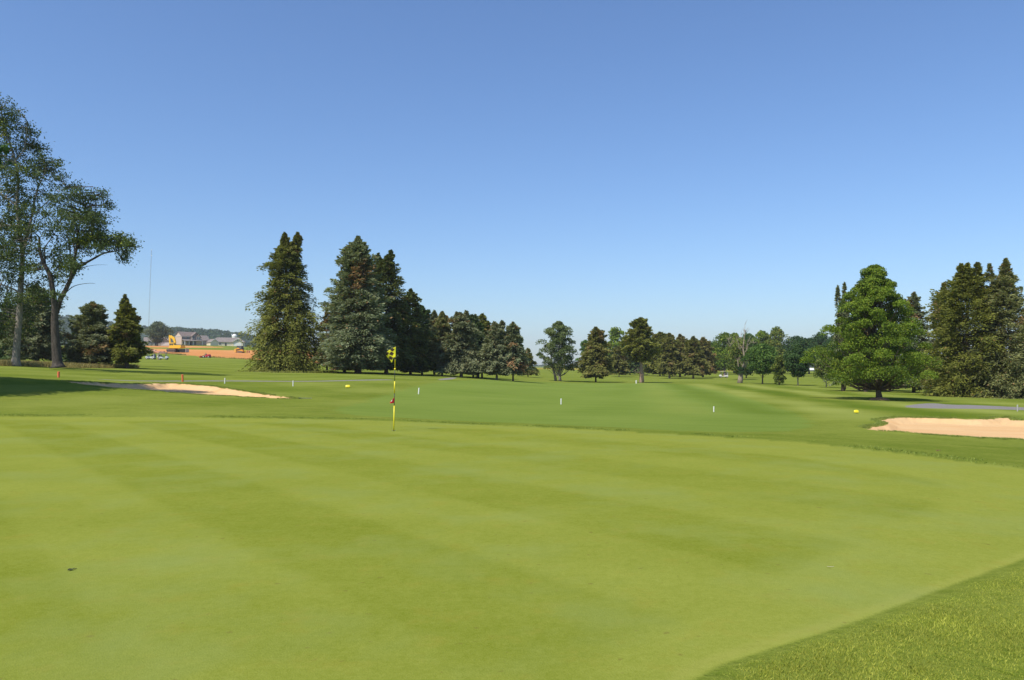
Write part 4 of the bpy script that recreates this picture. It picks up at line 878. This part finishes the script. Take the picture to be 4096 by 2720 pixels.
def house_root(px_, base, d, rz, label, name='house'):
    x = (px_-CX)/F*d; z = EYE-(base-HY)/F*d
    return empty(name, (x, d, z), rz, label, 'house', 'houses beyond the building site')
def two_storey():
    r = house_root(748, 1381, 500, math.radians(50), 'two storey tan house with front gables and arched window behind the excavator')
    m = MB(); m.box((0, 0, 2.75), (11.5, 8.5, 5.9)); m.yz([(-4.25, 5.7), (4.25, 5.7), (0, 8.3)], -5.75, 5.75); m.build('wall', M_TAN, r)
    m = MB(); gable(m, 11.5, 8.5, 5.75, 8.35); o = m.build('roof', M_ROOF, r)
    m = MB(); m.box((-5.9, 0, 5.6), (.15, 9.1, .2)); m.box((0, -4.7, 5.5), (12.2, .15, .22)); m.build('trim', M_TRIM, r)
    m = MB(); m.box((2.9, -4.95, 2.75), (5.2, 1.6, 5.9)); m.xz([(.3, 5.7), (5.5, 5.7), (2.9, 7.9)], -5.75, -4.15); m.build('gable_wall', M_STONE, r)
    m = MB(); gable(m, 2.6, 5.2, 5.75, 7.95, cx=2.9, cy=-4.75, along='y'); m.build('gable_roof', M_ROOF, r)
    m = MB(); m.box((4.3, -6.1, 2.5), (3.2, .8, 5.0)); m.xz([(2.7, 5.0), (5.9, 5.0), (4.3, 6.7)], -6.5, -5.7); m.build('bay_wall', M_TAN, r); m = MB(); gable(m, .9, 3.2, 5.05, 6.75, cx=4.3, cy=-6.15, along='y'); m.build('bay_roof', M_ROOF, r)
    m = MB(); m.yz([(-8.6, 2.5), (-4.3, 3.5), (-4.3, 3.7), (-8.6, 2.7)], -6, 6.3); m.build('porch_roof', M_ROOFG, r); 
    for a in (-5.6, -2.8, -.2, 6): m = MB(); m.box((a, -8.2, 1.25), (.3, .3, 2.5)); m.build('porch_post', M_TRIM, r)
    for a in (-4.3, -1.6): window(r, (a, -4.3, 4.5), 1.0, 1.3, shutters=True)
    window(r, (1.3, -5.8, 4.5), 1.3, 1.1, arch=True); window(r, (3.6, -6.55, 4.3), .8, 1.2); window(r, (5.0, -6.55, 4.3), .8, 1.2)
    for a in (-4.4, -1.6, 3.0): window(r, (a, -4.3, 1.5), 1.0, 1.4)
    m = MB(); m.box((-.1, -4.28, 1.1), (1.0, .1, 2.1)); m.build('door', M_SHUT, r)
    m = MB(); m.box((10, .5, 1.6), (7.6, 8, 3.3)); m.yz([(-3.5, 3.2), (4.5, 3.2), (.5, 6.3)], 6.2, 13.4); m.build('garage_wall', M_TAN, r); m = MB(); gable(m, 7.4, 8, 3.3, 6.4, cx=9.8, cy=.5); m.build('garage_roof', M_ROOFG, r)
def ranch(px_, base, d, rz, w, label, wall, mirror=1, hip=False, dh=0, name='house'):
    r = house_root(px_, base, d, rz, label, name)
    h = 2.7; top = 5.2+dh; m = MB(); m.box((0, 0, h/2-.3), (w, 8, h+.6)); m.build('wall', wall, r)
    m = MB(); e = .5
    if hip: m.add([(-w/2-e, -4-e, h), (w/2+e, -4-e, h), (w/2+e, 4+e, h), (-w/2-e, 4+e, h), (-w/2+3.6, 0, top), (w/2-3.6, 0, top), (-w/2-e, -4-e, h-.15), (w/2+e, -4-e, h-.15), (w/2+e, 4+e, h-.15), (-w/2-e, 4+e, h-.15)], [(0, 1, 5, 4), (1, 2, 5), (2, 3, 4, 5), (3, 0, 4), (6, 7, 1, 0), (7, 8, 2, 1), (8, 9, 3, 2), (9, 6, 0, 3), (9, 8, 7, 6)])
    else: gable(m, w, 8, h, top)
    m.build('roof', M_ROOFG, r)
    gx = mirror*w*.30; m = MB(); m.box((gx, -5.0, h/2-.3), (6.4, 2.4, h+.6)); m.xz([(gx-3.2, h), (gx+3.2, h), (gx, h+2.1)], -6.2, -4.0); m.build('gable_wall', wall, r)
    m = MB(); gable(m, 5, 6.4, h+.02, h+2.15, cx=gx, cy=-3.9, along='y'); m.build('gable_roof', M_ROOF, r)
    m = MB()
    for s in (-1, 1): m.xz([(gx, h+2.15), (gx+s*3.6, h-.25), (gx+s*3.6, h-.02), (gx, h+2.42)], -6.85, -6.75)
    m.build('gable_trim', M_TRIM, r)
    m = MB(); m.box((gx, -6.22, 1.05), (4.6, .1, 2.1)); m.build('garage_door', M_TRIM, r); m = MB(); m.box((-gx*.2, -4.04, 1.0), (1.0, .1, 2.0)); m.build('door', M_SHUT, r)
    for a in (-gx*.75, -gx*1.25): window(r, (a, -4.05, 1.5), 1.3, 1.2)
    window(r, (gx, -6.24, h+.95), .7, .6)
    return r
two_storey()
ranch(628, 1384, 490, math.radians(26), 14.5, 'low grey roofed ranch house with white trimmed gable left of the excavator', M_SIDEG)
ranch(912, 1385, 520, math.radians(18), 21, 'wide hip roofed single storey house with the white silo behind it', M_CREAM, 1, True, .6)
ranch(20, 1396, 430, math.radians(-12), 12, 'pale low house glimpsed behind the trunks at the left edge', M_CREAM)
def small_gable():
    r = house_root(850, 1383, 505, math.radians(50), 'small cream gable building at the left end of the hip roofed house')
    m = MB(); m.box((0, 0, .9), (5.5, 5, 2.6)); m.xz([(-2.75, 2.2), (2.75, 2.2), (0, 4.1)], -2.5, 2.5); m.build('wall', M_CREAM, r); m = MB(); gable(m, 5, 5.5, 2.22, 4.15, along='y', cx=0, cy=0); m.build('roof', M_ROOFG, r)
    m = MB()
    for s in (-1, 1): m.xz([(0, 4.15), (s*3.1, 1.95), (s*3.1, 2.2), (0, 4.42)], -2.96, -2.87)
    m.build('trim', M_TRIM, r)
small_gable()
def silo():
    x = (938-CX)/F*600; r = empty('silo', (x, 600, EYE-(1372-HY)/F*600-1), 0, 'white domed silo standing behind the hip roofed house', 'silo')
    m = MB(); m.tube([(0, 0, 0), (0, 0, 6.2)], 1.85, 24); m.build('cylinder', M_WHT, r, smooth=False); m = MB(); m.ball((0, 0, 6.2), (1.93, 1.93, 1.7), 24, 12); m.build('dome', M_TRIM, r, smooth=True)
    m = MB(); [m.tube([(0, 0, 1+k*.8), (0, 0, 1.07+k*.8)], 1.88, 24) for k in range(6)]; m.build('hoop', M_GREYP, r); m = MB(); m.box((1.35, -1.38, 3.1), (.4, .25, 6.2), math.radians(45)); m.build('chute', M_GREYP, r)
silo()
def shed():
    x, d = (3238-CX)/F*440, 440; r = empty('farm_shed', (x, d, EYE-(1486-HY)/F*440-.4), .05, 'long low shed with a bright white roof seen under the far trees', 'shed')
    m = MB(); m.box((0, 0, .6), (24, 6, 1.4)); m.build('wall', M_GREYP, r); m = MB(); gable(m, 24, 6, 1.3, 2.1); m.build('roof', M_TRIM, r)
shed()

# ------------------------------------------------------------------ site machines
M_CAT = solid('machine_yellow', (.78, .47, .03), .45, var=.08); M_TRK = solid('track_steel', (.16, .11, .08), .8, var=.2); M_STEEL = solid('dark_steel', (.035, .035, .04), .6, var=.2); M_RUB = solid('tyre_rubber', (.02, .02, .02), .9)
M_RIM = solid('wheel_rim', (.6, .6, .58), .5)
def excavator():
    x, y, z = ground_px(705, 1410); k = y/F; r = empty('excavator', (x, y, z), math.radians(-14), 'yellow tracked excavator with its boom folded high on the orange soil', 'excavator')
    S = k*67/6.6; P = lambda u, v: ((u-705)*k, (1410-v)*k)
    for s in (-1, 1):
        q = MB(); q.xz([P(671, 1402), P(674, 1408), P(708, 1410), P(713, 1405), P(711, 1399), P(704, 1396), P(676, 1395), P(671, 1398)], s*1.3-.3, s*1.3+.3); t = q.build('track', M_TRK, r, bevel=.05)
        q = MB(); [q.tube([(P(677+8*i, 1402)[0], s*1.3-.34, P(0, 1402.5)[1]), (P(677+8*i, 1402)[0], s*1.3+.34, P(0, 1402.5)[1])], .32, 12) for i in range(5)]; q.build('roller', M_STEEL, t)
    q = MB(); q.box((P(692, 0)[0], 0, P(0, 1397)[1]), (2.2, 2.0, .8)); q.build('undercarriage', M_STEEL, r)
    q = MB(); q.xz([P(679, 1393), P(686, 1381), P(736, 1381), P(737, 1388), P(733, 1393), P(700, 1394)], -1.35, 1.35); q.build('body', M_CAT, r, bevel=.08)
    q = MB(); q.xz([P(708, 1378), P(735, 1379), P(735, 1381.5), P(706, 1381.5)], -1.1, 1.1); q.build('engine_deck', M_STEEL, r)
    q = MB(); q.xz([P(683, 1382), P(681, 1373), P(685, 1371), P(702, 1371), P(704, 1381)], -1.36, -.2); c = q.build('cab', M_CAT, r, bevel=.05)
    q = MB(); q.xz([P(685, 1381), P(684, 1374), P(691.5, 1374), P(691.5, 1381)], -1.39, -1.33); q.xz([P(693, 1381), P(693, 1374), P(700, 1374), P(701, 1381)], -1.39, -1.33); q.build('window', M_GLASS, c)
    q = MB(); q.xz([P(688, 1380), P(702, 1381), P(702, 1366), P(698, 1352), P(691, 1346), P(680, 1342), P(673, 1345), P(673, 1351), P(681, 1352), P(688, 1357), P(693, 1366), P(694, 1373)], -.1, .35); q.build('boom', M_CAT, r, bevel=.04)
    q = MB(); q.xz([P(671, 1340), P(676, 1340), P(678, 1352), P(679, 1385), P(680, 1396), P(674, 1396), P(672, 1370), P(670.5, 1350)], -.05, .3); q.build('dipper_arm', M_CAT, r, bevel=.04)
    q = MB(); q.tube([(P(680, 0)[0], .12, P(0, 1342)[1]), (P(694, 0)[0], .12, P(0, 1350)[1])], .16, 8); q.build('arm_cylinder', M_CAT, r); q = MB(); q.tube([(P(690, 0)[0], .5, P(0, 1380)[1]), (P(695, 0)[0], .5, P(0, 1358)[1])], .1, 8); q.build('boom_cylinder', M_STEEL, r)
    q = MB(); q.xz([P(673, 1394), P(681, 1394), P(684, 1400), P(679, 1404), P(674, 1401)], -.5, .7); q.build('bucket', M_STEEL, r, bevel=.04)
excavator()
def dumpster():
    x, y, z = ground_px(723, 1409.5); y += 3; r = empty('skip_container', (x*1.0, y, tz(x, y)), math.radians(-10), 'dark steel skip on the soil right behind the excavator', 'skip'); k = y/F
    q = MB(); q.xz([(-14*k, 0), (14*k, 0), (14*k, 13*k), (-15*k, 13*k)], -1.1, 1.1); q.build('body', M_STEEL, r, bevel=.04); q = MB(); q.box((14.3*k, 0, 7*k), (.16, 2.3, 14.5*k)); q.build('end_post', M_GREYP, r); q = MB(); [q.box((a*k, -1.15, 6.5*k), (.12, .1, 12*k)) for a in (-10, -5, 0, 5, 10)]; q.build('rib', M_STEEL, r)
dumpster()
def tyre(parent, x, y, rad, w, nm='wheel'):
    q = MB(); q.tube([(x, y-w/2, rad), (x, y+w/2, rad)], rad, 18); o = q.build(nm, M_RUB, parent, bevel=.02); q = MB(); q.tube([(x, y-w/2-.02, rad), (x, y+w/2+.02, rad)], rad*.52, 14); q.build('rim', M_RIM, o); return o
def loader():
    x, y, z = ground_px(958, 1411); k = y/F; r = empty('skid_loader', (x, y, z), math.radians(-12), 'orange yellow skid loader with black cab and its bucket to the left', 'skid loader'); P = lambda u, v: ((u-958)*k, (1411-v)*k)
    q = MB(); q.xz([P(949, 1406), P(949, 1393), P(955, 1391), P(972, 1397), P(977, 1402), P(976, 1408), P(952, 1409)], -.75, .75); q.build('body', solid('loader_orange', (.80, .36, .03), .45), r, bevel=.05)
    q = MB(); q.xz([P(950, 1396), P(949, 1383), P(971, 1384), P(974, 1397)], -.62, .62); c = q.build('cab', M_STEEL, r, bevel=.04); q = MB(); q.xz([P(953, 1395), P(952.5, 1386), P(958, 1386), P(959, 1395)], -.66, -.6); q.xz([P(961, 1396), P(960.5, 1386), P(968, 1386), P(970, 1396)], -.66, -.6); q.build('window', solid('tinted_glass', (.10, .13, .11), .2), c)
    for s in (-1, 1):
        q = MB(); q.xz([P(953, 1411), P(951, 1407), P(956, 1404), P(972, 1404), P(977, 1407), P(975, 1411)], s*.9-.2, s*.9+.2); q.build('track', M_TRK, r, bevel=.04)
        q = MB(); q.xz([P(950, 1402), P(941, 1406), P(940, 1403), P(949, 1398), P(974, 1393), P(975, 1396)], s*.78-.08, s*.78+.08); q.build('lift_arm', M_STEEL, r)
    q = MB(); q.xz([P(939, 1397), P(947, 1394), P(949, 1398), P(948, 1409), P(945, 1411), P(940, 1407)], -1.0, 1.0); q.build('bucket', solid('bucket_paint', (.75, .42, .08), .6, var=.3, scale=2), r, bevel=.04)
loader()
def barrel(px_, py_, mat, label, h=11, w=7):
    x, y, z = ground_px(px_, py_); k = y/F; r = empty('site_barrel', (x, y, z), 0, label, 'barrel', 'barrels on the building site'); q = MB(); q.tube([(0, 0, 0), (0, 0, h*k*.4), (0, 0, h*k)], [w*k/2, w*k*.47, w*k*.38], 14); q.build('drum', mat, r, smooth=False)
    q = MB(); [q.tube([(0, 0, h*k*a), (0, 0, h*k*a+.06)], w*k*.5, 14) for a in (.05, .5)]; q.build('band', M_STEEL, r)
M_MAR = solid('maroon_paint', (.25, .05, .06), .5); M_ORB = solid('dull_orange', (.62, .25, .08), .6)
barrel(981, 1411, M_YEL, 'yellow barrel at the tail of the skid loader', 10, 7); barrel(989, 1412, M_ORB, 'dull orange barrel, middle of three right of the skid loader', 10, 5); barrel(997, 1411, M_MAR, 'maroon barrel, rightmost of three by the skid loader', 8, 5)
barrel(261, 1398, M_RED, 'red barrel on the orange soil seen right of the dark leaning trunk', 13, 8); barrel(291, 1398, M_RED, 'red barrel on the soil beside the wide blue green spruce', 9, 7)
def pallets():
    specs = [(600, 1403, 46, 4, solid('pale_board', (.72, .55, .40), .8), 'pale stack of boards on the soil left of the excavator'), (622, 1409, 70, 4.5, solid('pink_block', (.52, .30, .24), .9, var=.3, scale=1.5), 'long pinkish stack of blocks behind the golf carts'),
             (648, 1414, 36, 2.5, solid('pale_board_two', (.70, .50, .34), .8), 'thin pale plank stack just behind the person in white shorts')]
    for px_, py_, w, h, mt, lb in specs:
        x, y, z = ground_px(px_, py_); k = y/F; r = empty('material_stack', (x, y, z), .03, lb, 'material stack'); rr = random.Random(px_); n = 5
        for i in range(n): q = MB(); q.box(((i-(n-1)/2)*w*k/n, rr.uniform(-.2, .2), h*k/2), (w*k/n*.94, 1.6, h*k*rr.uniform(.8, 1.1))); q.build('bundle', mt, r, bevel=.03)
pallets()

# ------------------------------------------------------------------ people, carts, mower
M_SKIN = solid('skin', (.50, .29, .20), .6); M_SHIRTG = solid('grey_shirt', (.30, .31, .30), .9); M_SHORTW = solid('white_shorts', (.78, .75, .70), .9); M_GRN = solid('green_shirt', (.06, .36, .16), .9); M_BLUE = solid('blue_shirt', (.12, .16, .42), .9); M_HAIR = solid('brown_hair', (.05, .03, .02), .9); M_KHAKI = solid('khaki', (.42, .35, .24), .9); M_SHOE = solid('shoe', (.6, .55, .48), .8)
def skin_mesh(name, verts, edges, radii, mat, parent, root=0, sub=1):
    me = bpy.data.meshes.new(name); me.from_pydata(verts, edges, []); me.update(); me.materials.append(mat); o = bpy.data.objects.new(name, me); COL.objects.link(o); o.parent = parent
    md = o.modifiers.new('skin', 'SKIN'); md.use_smooth_shade = True
    for i, r in enumerate(radii): me.skin_vertices[0].data[i].radius = (r, r) if not hasattr(r, '__len__') else r; me.skin_vertices[0].data[i].use_root = (i == root)
    o.modifiers.new('smooth', 'SUBSURF').levels = sub; o.modifiers['smooth'].render_levels = sub; return o
def person(loc, rz, label, shirt, shorts, seated=False, hat=None):
    r = empty('person', loc, rz, label, 'person'); z0 = 0
    if seated: V = dict(pel=(0, 0, .50), che=(0, .03, .86), nk=(0, .02, 1.0), hd=(0, -.01, 1.1), ht=(0, -.01, 1.22), hl=(-.09, -.02, .48), kl=(-.14, -.45, .50), al=(-.14, -.50, .10), tl=(-.14, -.62, .05), sl=(-.18, .02, .92), el=(-.24, -.12, .68), wl=(-.14, -.36, .72))
    else: V = dict(pel=(0, 0, .93), che=(0, .02, 1.28), nk=(0, .01, 1.46), hd=(0, -.02, 1.56), ht=(0, -.02, 1.69), hl=(-.09, 0, .88), kl=(-.12, -.03, .48), al=(-.13, .03, .09), tl=(-.14, -.12, .04), sl=(-.19, .01, 1.38), el=(-.26, .02, 1.10), wl=(-.24, -.12, .88))
    mir = lambda v: (-v[0], v[1], v[2]); K = ['pel', 'che', 'nk', 'hd', 'ht', 'hl', 'kl', 'al', 'tl', 'sl', 'el', 'wl']; vs = [V[k] for k in K]+[mir(V[k]) for k in K[5:]]
    ed = [(0, 1), (1, 2), (2, 3), (3, 4), (0, 5), (5, 6), (6, 7), (7, 8), (1, 9), (9, 10), (10, 11), (0, 12), (12, 13), (13, 14), (14, 15), (1, 16), (16, 17), (17, 18)]
    wv = np.array(V['wl']); n = len(vs)
    R = [(.14, .10), (.16, .11), .055, .085, .075, .085, .062, .04, .035, .06, .042, .03, .085, .062, .04, .035, .06, .042, .03]
    for s in (0, 1):                                   # five fingers per hand
        w = wv if s == 0 else np.array(mir(V['wl'])); wi = 11 if s == 0 else 18; dn = np.array((0, -.4, -1.0) if not seated else (0, -1, -.2)); dn = dn/np.linalg.norm(dn)
        pm = len(vs); vs.append(tuple(w+dn*.07)); R.append(.032); ed.append((wi, pm))
        for f, (ox, L) in enumerate(((-.028, .075), (-.010, .09), (.010, .085), (.028, .065))): vs.append(tuple(w+dn*(.09+L)+np.array((ox*.4, ox, 0)))); R.append(.009); ed.append((pm, len(vs)-1))
        vs.append(tuple(w+dn*.08+np.array((0, -.05, 0)))); R.append(.011); ed.append((pm, len(vs)-1))
    skin_mesh('body', vs, ed, R, M_SKIN, r, sub=1)
    sv = [V['pel'], V['che'], V['sl'], tuple((np.array(V['sl'])+np.array(V['el']))/2), mir(V['sl']), mir(tuple((np.array(V['sl'])+np.array(V['el']))/2))]
    skin_mesh('shirt', sv, [(0, 1), (1, 2), (2, 3), (1, 4), (4, 5)], [(.17, .13), (.19, .14), .085, .07, .085, .07], shirt, r)
    lk = .8; kl = tuple(np.array(V['hl'])*(1-lk)+np.array(V['kl'])*lk); skin_mesh('shorts', [V['pel'], V['hl'], kl, mir(V['hl']), mir(kl)], [(0, 1), (1, 2), (0, 3), (3, 4)], [(.175, .135), .12, .10, .12, .10], shorts, r)
    h = V['ht']; q = MB(); q.ball((0, h[1]+.015, h[2]-.01), (.092, .10, .085), 14, 8)
    if hat: q.tube([(0, h[1], h[2]), (0, h[1], h[2]+.012)], .15, 16)
    q.build('hat' if hat else 'hair', hat or M_HAIR, r, smooth=True)
    q = MB(); q.ball((0, h[1]-.105, h[2]-.09), (.014, .02, .02), 8, 6); q.build('nose', M_SKIN, r, smooth=True); q = MB(); [q.ball((s*.032, h[1]-.088, h[2]-.07), .012, 6, 5) for s in (-1, 1)]; q.build('eyes', M_BLK, r)
    for s in (-1, 1): q = MB(); t = V['tl']; q.ball((s*abs(t[0]), t[1]+.05, .05), (.05, .14, .05), 10, 6); q.build('shoe', M_SHOE, r, smooth=True)
    return r
x, y, z = ground_px(632, 1440); person((x, y, z), math.radians(160), 'person in grey shirt and white shorts standing between two golf carts', M_SHIRTG, M_SHORTW)
M_CARTW = solid('cart_body', (.62, .63, .62), .35, var=.06); M_CARTROOF = solid('cart_roof', (.25, .20, .18), .6); M_SEAT = solid('cart_seat', (.10, .12, .12), .7); M_BAGG = solid('golf_bag_green', (.06, .13, .11), .7); M_BAGP = solid('golf_bag_grey', (.35, .33, .36), .7)
M_ROOFW = solid('cart_roof_tan', (.55, .48, .36), .6)
def cart(px_, py_, rz, label, bagm=(M_BAGG, M_BAGP), roofm=M_CARTROOF, s=1.0, body=None, loc=None):
    x, y, z = ground_px(px_, py_); r = empty('golf_cart', (x, y, z), rz, label, 'golf cart', 'golf carts'); r.scale = (s, s, s); body = body or M_CARTW
    q = MB(); q.xz([(-1.2, .32), (1.0, .32), (1.18, .45), (1.12, .72), (.85, .86), (.62, .84), (.55, .42), (-.05, .42), (-.12, .66), (-1.0, .72), (-1.2, .62)], -.56, .56); q.build('body', body, r, bevel=.04)
    for a in (-.82, .80):
        for b_ in (-.5, .5): tyre(r, a, b_, .23, .2)
    q = MB(); q.box((-.32, 0, .74), (.5, 1.0, .16)); q.build('seat', M_SEAT, r, bevel=.04); q = MB(); q.box((-.58, 0, .98), (.12, 1.0, .36), 0, -.15); q.build('backrest', M_SEAT, r, bevel=.04)
    q = MB(); q.box((-.02, 0, 1.82), (1.8, 1.2, .13)); q.build('roof', roofm, r, bevel=.03)
    for a, b_, c in ((.72, .5, .45), (.72, -.5, .45), (-.72, .5, -.75), (-.72, -.5, -.75)): q = MB(); q.tube([(c+.2*(c > 0), b_, .75), (a, b_, 1.8)], .035, 6); q.build('roof_post', M_STEEL, r)
    q = MB(); q.box((.62, 0, 1.3), (.02, .96, .85), 0, -.08); q.build('windscreen', M_GLASSC, r); q = MB(); q.tube([(.45, .28, .75), (.3, .28, 1.0)], .02, 6); q.tube([(.285, .28, 1.0), (.27, .28, 1.02)], .16, 16); q.build('steering_wheel', M_BLK, r)
    q = MB(); [q.ball((1.1, b_*.38, .62), (.04, .09, .06), 8, 6) for b_ in (-1, 1)]; q.build('headlights', M_TRIM, r)
    for b_, mt in zip((-.26, .26), bagm):
        g = MB(); g.tube([(-1.15, b_, .45), (-1.02, b_, 1.25)], [.15, .17], 10); bg_ = g.build('golf_bag', mt, r); g = MB(); rr = random.Random(int(px_+b_*10))
        for _ in range(7): a = rr.uniform(-.1, .1); c = rr.uniform(-.1, .1); hh = rr.uniform(1.36, 1.52); g.tube([(-1.04, b_+c, 1.1), (-1.0+a, b_+c, hh)], .012, 5); g.ball((-1.0+a, b_+c, hh), (.05, .03, .035), 6, 5)
        g.build('golf_clubs', M_GREYP, bg_)
    return r
M_GLASSC = new_mat('clear_screen'); _t = NT(M_GLASSC); _p = _t.node('ShaderNodeBsdfPrincipled'); _p.inputs['Base Color'].default_value = (.5, .55, .55, 1); _p.inputs['Alpha'].default_value = .25; _p.inputs['Roughness'].default_value = .1; _t.link(_p.outputs[0], _t.node('ShaderNodeOutputMaterial').inputs[0])
cart(603, 1437.5, math.radians(172), 'golf cart half hidden by the narrow full spruce, left of the standing person', s=1.12)
cart(654, 1438.5, math.radians(8), 'golf cart with green and grey bags just right of the standing person', s=1.12)
c3 = cart(2894, 1511, math.radians(176), 'far white golf cart with tan roof at the edge of the wood', roofm=M_ROOFW, body=M_WHT, s=1.0)
person(Vector(c3.location)+Vector((.32, -.25, .22)), math.radians(-90), 'person in blue shirt driving the far white golf cart', M_BLUE, M_KHAKI, True)
def mower():
    x, y, z = ground_px(826, 1431); k = y/F; r = empty('riding_mower', (x, y, z), math.radians(170), 'red fairway mower with wide front cutting arms at the edge of the soil', 'mower')
    M = solid('mower_red', (.50, .03, .05), .4, var=.1); q = MB(); q.xz([(-1.25, .35), (.5, .35), (.6, .6), (.05, .62), (-.05, .95), (-1.1, 1.1), (-1.3, .8)], -.5, .5); q.build('body', M, r, bevel=.06)
    q = MB(); q.box((.18, 0, .72), (.45, .5, .14)); q.box((-.02, 0, .95), (.12, .5, .45)); q.build('seat', M_BLK, r, bevel=.03)
    tyre(r, .62, -.62, .36, .3); tyre(r, .62, .62, .36, .3); tyre(r, -1.0, -.5, .28, .22); tyre(r, -1.0, .5, .28, .22)
    for b_, a in ((-1.0, 1.5), (0, 1.7), (1.0, 1.5)):
        q = MB(); q.tube([(a, b_-.42, .2), (a, b_+.42, .2)], .16, 12); q.box((a-.08, b_, .36), (.3, .9, .12)); h = q.build('cutting_reel', M, r); q = MB(); q.tube([(.6, b_*.4, .55), (a, b_, .42)], .05, 6); q.build('lift_arm', M, r)
    q = MB(); q.tube([(.75, 0, .6), (.62, 0, 1.05)], .03, 6); q.tube([(.61, 0, 1.05), (.6, 0, 1.07)], .18, 14); q.build('steering_wheel', M_BLK, r); q = MB(); q.tube([(-.2, -.48, .95), (-.2, -.48, 1.75), (-.2, .48, 1.75), (-.2, .48, .95)], .03, 6) if False else None
    person(Vector((x, y, z))+Vector((-.2, 0, .28)), math.radians(-100), 'person in green shirt and green cap riding the red mower', M_GRN, M_KHAKI, True, hat=M_GRN)
mower()

# ------------------------------------------------------------------ grass blades: rough near the lens, ragged bunker lips, fescue strip
def blades(name, P, h, w, cola, colb, label, seed, lean=.5, cat='grass'):
    rg = np.random.default_rng(seed); n = len(P); z = terrain_z(P[:, 0], P[:, 1]); C = np.stack([P[:, 0], P[:, 1], z-.004], 1); a = rg.random(n)*6.283; hh = h*(.5+.8*rg.random(n))*(np.clip((-sdist(P, GREEN)+.02)/.25, .35, 1)*(.6+.8*vnoise(P[:, 0], P[:, 1], .35, 17)) if name == 'rough_grass' else 1); ww = w*(.6+.7*rg.random(n))
    S = np.stack([np.cos(a), np.sin(a), np.zeros(n)], 1)*ww[:, None]/2; b_ = rg.random(n)*6.283; le = lean*rg.random(n); Tt = np.stack([np.cos(b_)*le, np.sin(b_)*le, np.ones(n)], 1)*hh[:, None]
    V = np.stack([C-S, C+S, C+S*.7+Tt*.55, C+Tt*np.array([1.25, 1.25, .95])], 1).reshape(-1, 3); V = V.reshape(n, 4, 3); V[:, 2] = C+S*.75+Tt*.55; Vf = V.reshape(-1, 3)
    f = np.clip(rg.random((n, 1)), 0, 1); T = lerp(cola, colb, f)*(.8+.4*vnoise(P[:, 0], P[:, 1], .25, 7))[:, None]
    return tag(card_obj(name, Vf, T, None), label, cat, kind='stuff')
def scatter(box, n, test, seed):
    rg = np.random.default_rng(seed); P = np.stack([rg.uniform(box[0], box[1], n), rg.uniform(box[2], box[3], n)], 1); return P[test(P)]
ROUGH_A = (.25, .30, .03); ROUGH_B = (.47, .47, .085)
P1 = scatter((.2, 7.5, 3.6, 10.5), 640000, lambda P: (sdist(P, GREEN) < -.01) & (sdist(P, GREEN) > -6) & (P[:, 0]/P[:, 1] < .70) & (np.random.default_rng(1).random(len(P)) < np.clip(1.6-P[:, 1]*.12, .25, 1)), 3)
blades('rough_grass', P1, .017, .0042, ROUGH_A, ROUGH_B, 'short shaggy rough grass at the lower right corner', 4, .8)
def along(poly, n, din, dout, seed, side=None):
    rg = np.random.default_rng(seed); seg = np.roll(poly, -1, 0)-poly; L = np.linalg.norm(seg, axis=1); cum = np.cumsum(L)/L.sum(); k = np.searchsorted(cum, rg.random(n)); k = np.minimum(k, len(poly)-1)
    nm = np.stack([-seg[:, 1], seg[:, 0]], 1)/(L[:, None]+1e-9); P = poly[k]+seg[k]*rg.random(n)[:, None]+nm[k]*rg.uniform(-dout, dout, n)[:, None]
    s = sdist(P, poly); ok = (s < din) & (s > -dout)
    return P[ok]
def lipmask(P): return vnoise(P[:, 0], P[:, 1], .6, 41) > .35
for poly, nm in ((BUNK_L, 'left'), (BUNK_R, 'right')):
    P = along(poly, 40000, .10, .30, 8); P = P[lipmask(P)]
    blades('bunker_grass', P, .06, .02, (.15, .21, .03), (.32, .36, .09), 'shaggy grass hanging over the lip of the %s bunker' % ('long left' if nm == 'left' else 'broad right'), 9, .9)
P = along(GREEN, 55000, -.02, .8, 12); P = P[(P[:, 1] > 11) & (vnoise(P[:, 0], P[:, 1], 1.3, 77) > .45) & (np.abs(P[:, 0]/P[:, 1]) < .72)]
blades('collar_grass', P, .038, .016, (.14, .20, .03), (.30, .35, .07), 'taller rough grass along the far edge of the green', 13, .8)
P = scatter((-60, -38, 62, 110), 90000, lambda P: sdist(P, DRY) > -.3, 15)
blades('tall_fescue', P, .50, .035, (.22, .19, .07), (.42, .34, .14), 'strip of tall straw coloured grass between the left tree trunks', 16, .6)
P = along(SOIL, 30000, .5, 1.6, 18); P = P[(P[:, 1] < 300) & (P[:, 0] < -20) & (vnoise(P[:, 0], P[:, 1], 7, 3) > .55)]
blades('site_weeds', P, .5, .12, (.10, .13, .03), (.28, .25, .09), 'weeds along the near edge of the orange soil', 19, .6, 'weeds')

# ------------------------------------------------------------------ haze
mh = new_mat('haze_air'); th_ = NT(mh); vp = th_.node('ShaderNodeVolumePrincipled'); vp.inputs['Color'].default_value = (.93, .97, 1.0, 1); vp.inputs['Density'].default_value = 0.00013; vp.inputs['Anisotropy'].default_value = .1
th_.link(vp.outputs[0], th_.node('ShaderNodeOutputMaterial').inputs['Volume'])
m = MB(); m.box((0, 1500, 65), (9000, 7600, 220)); hz = m.build('haze', mh); tag(hz, 'thin pale morning haze over the whole course', 'haze', kind='stuff')
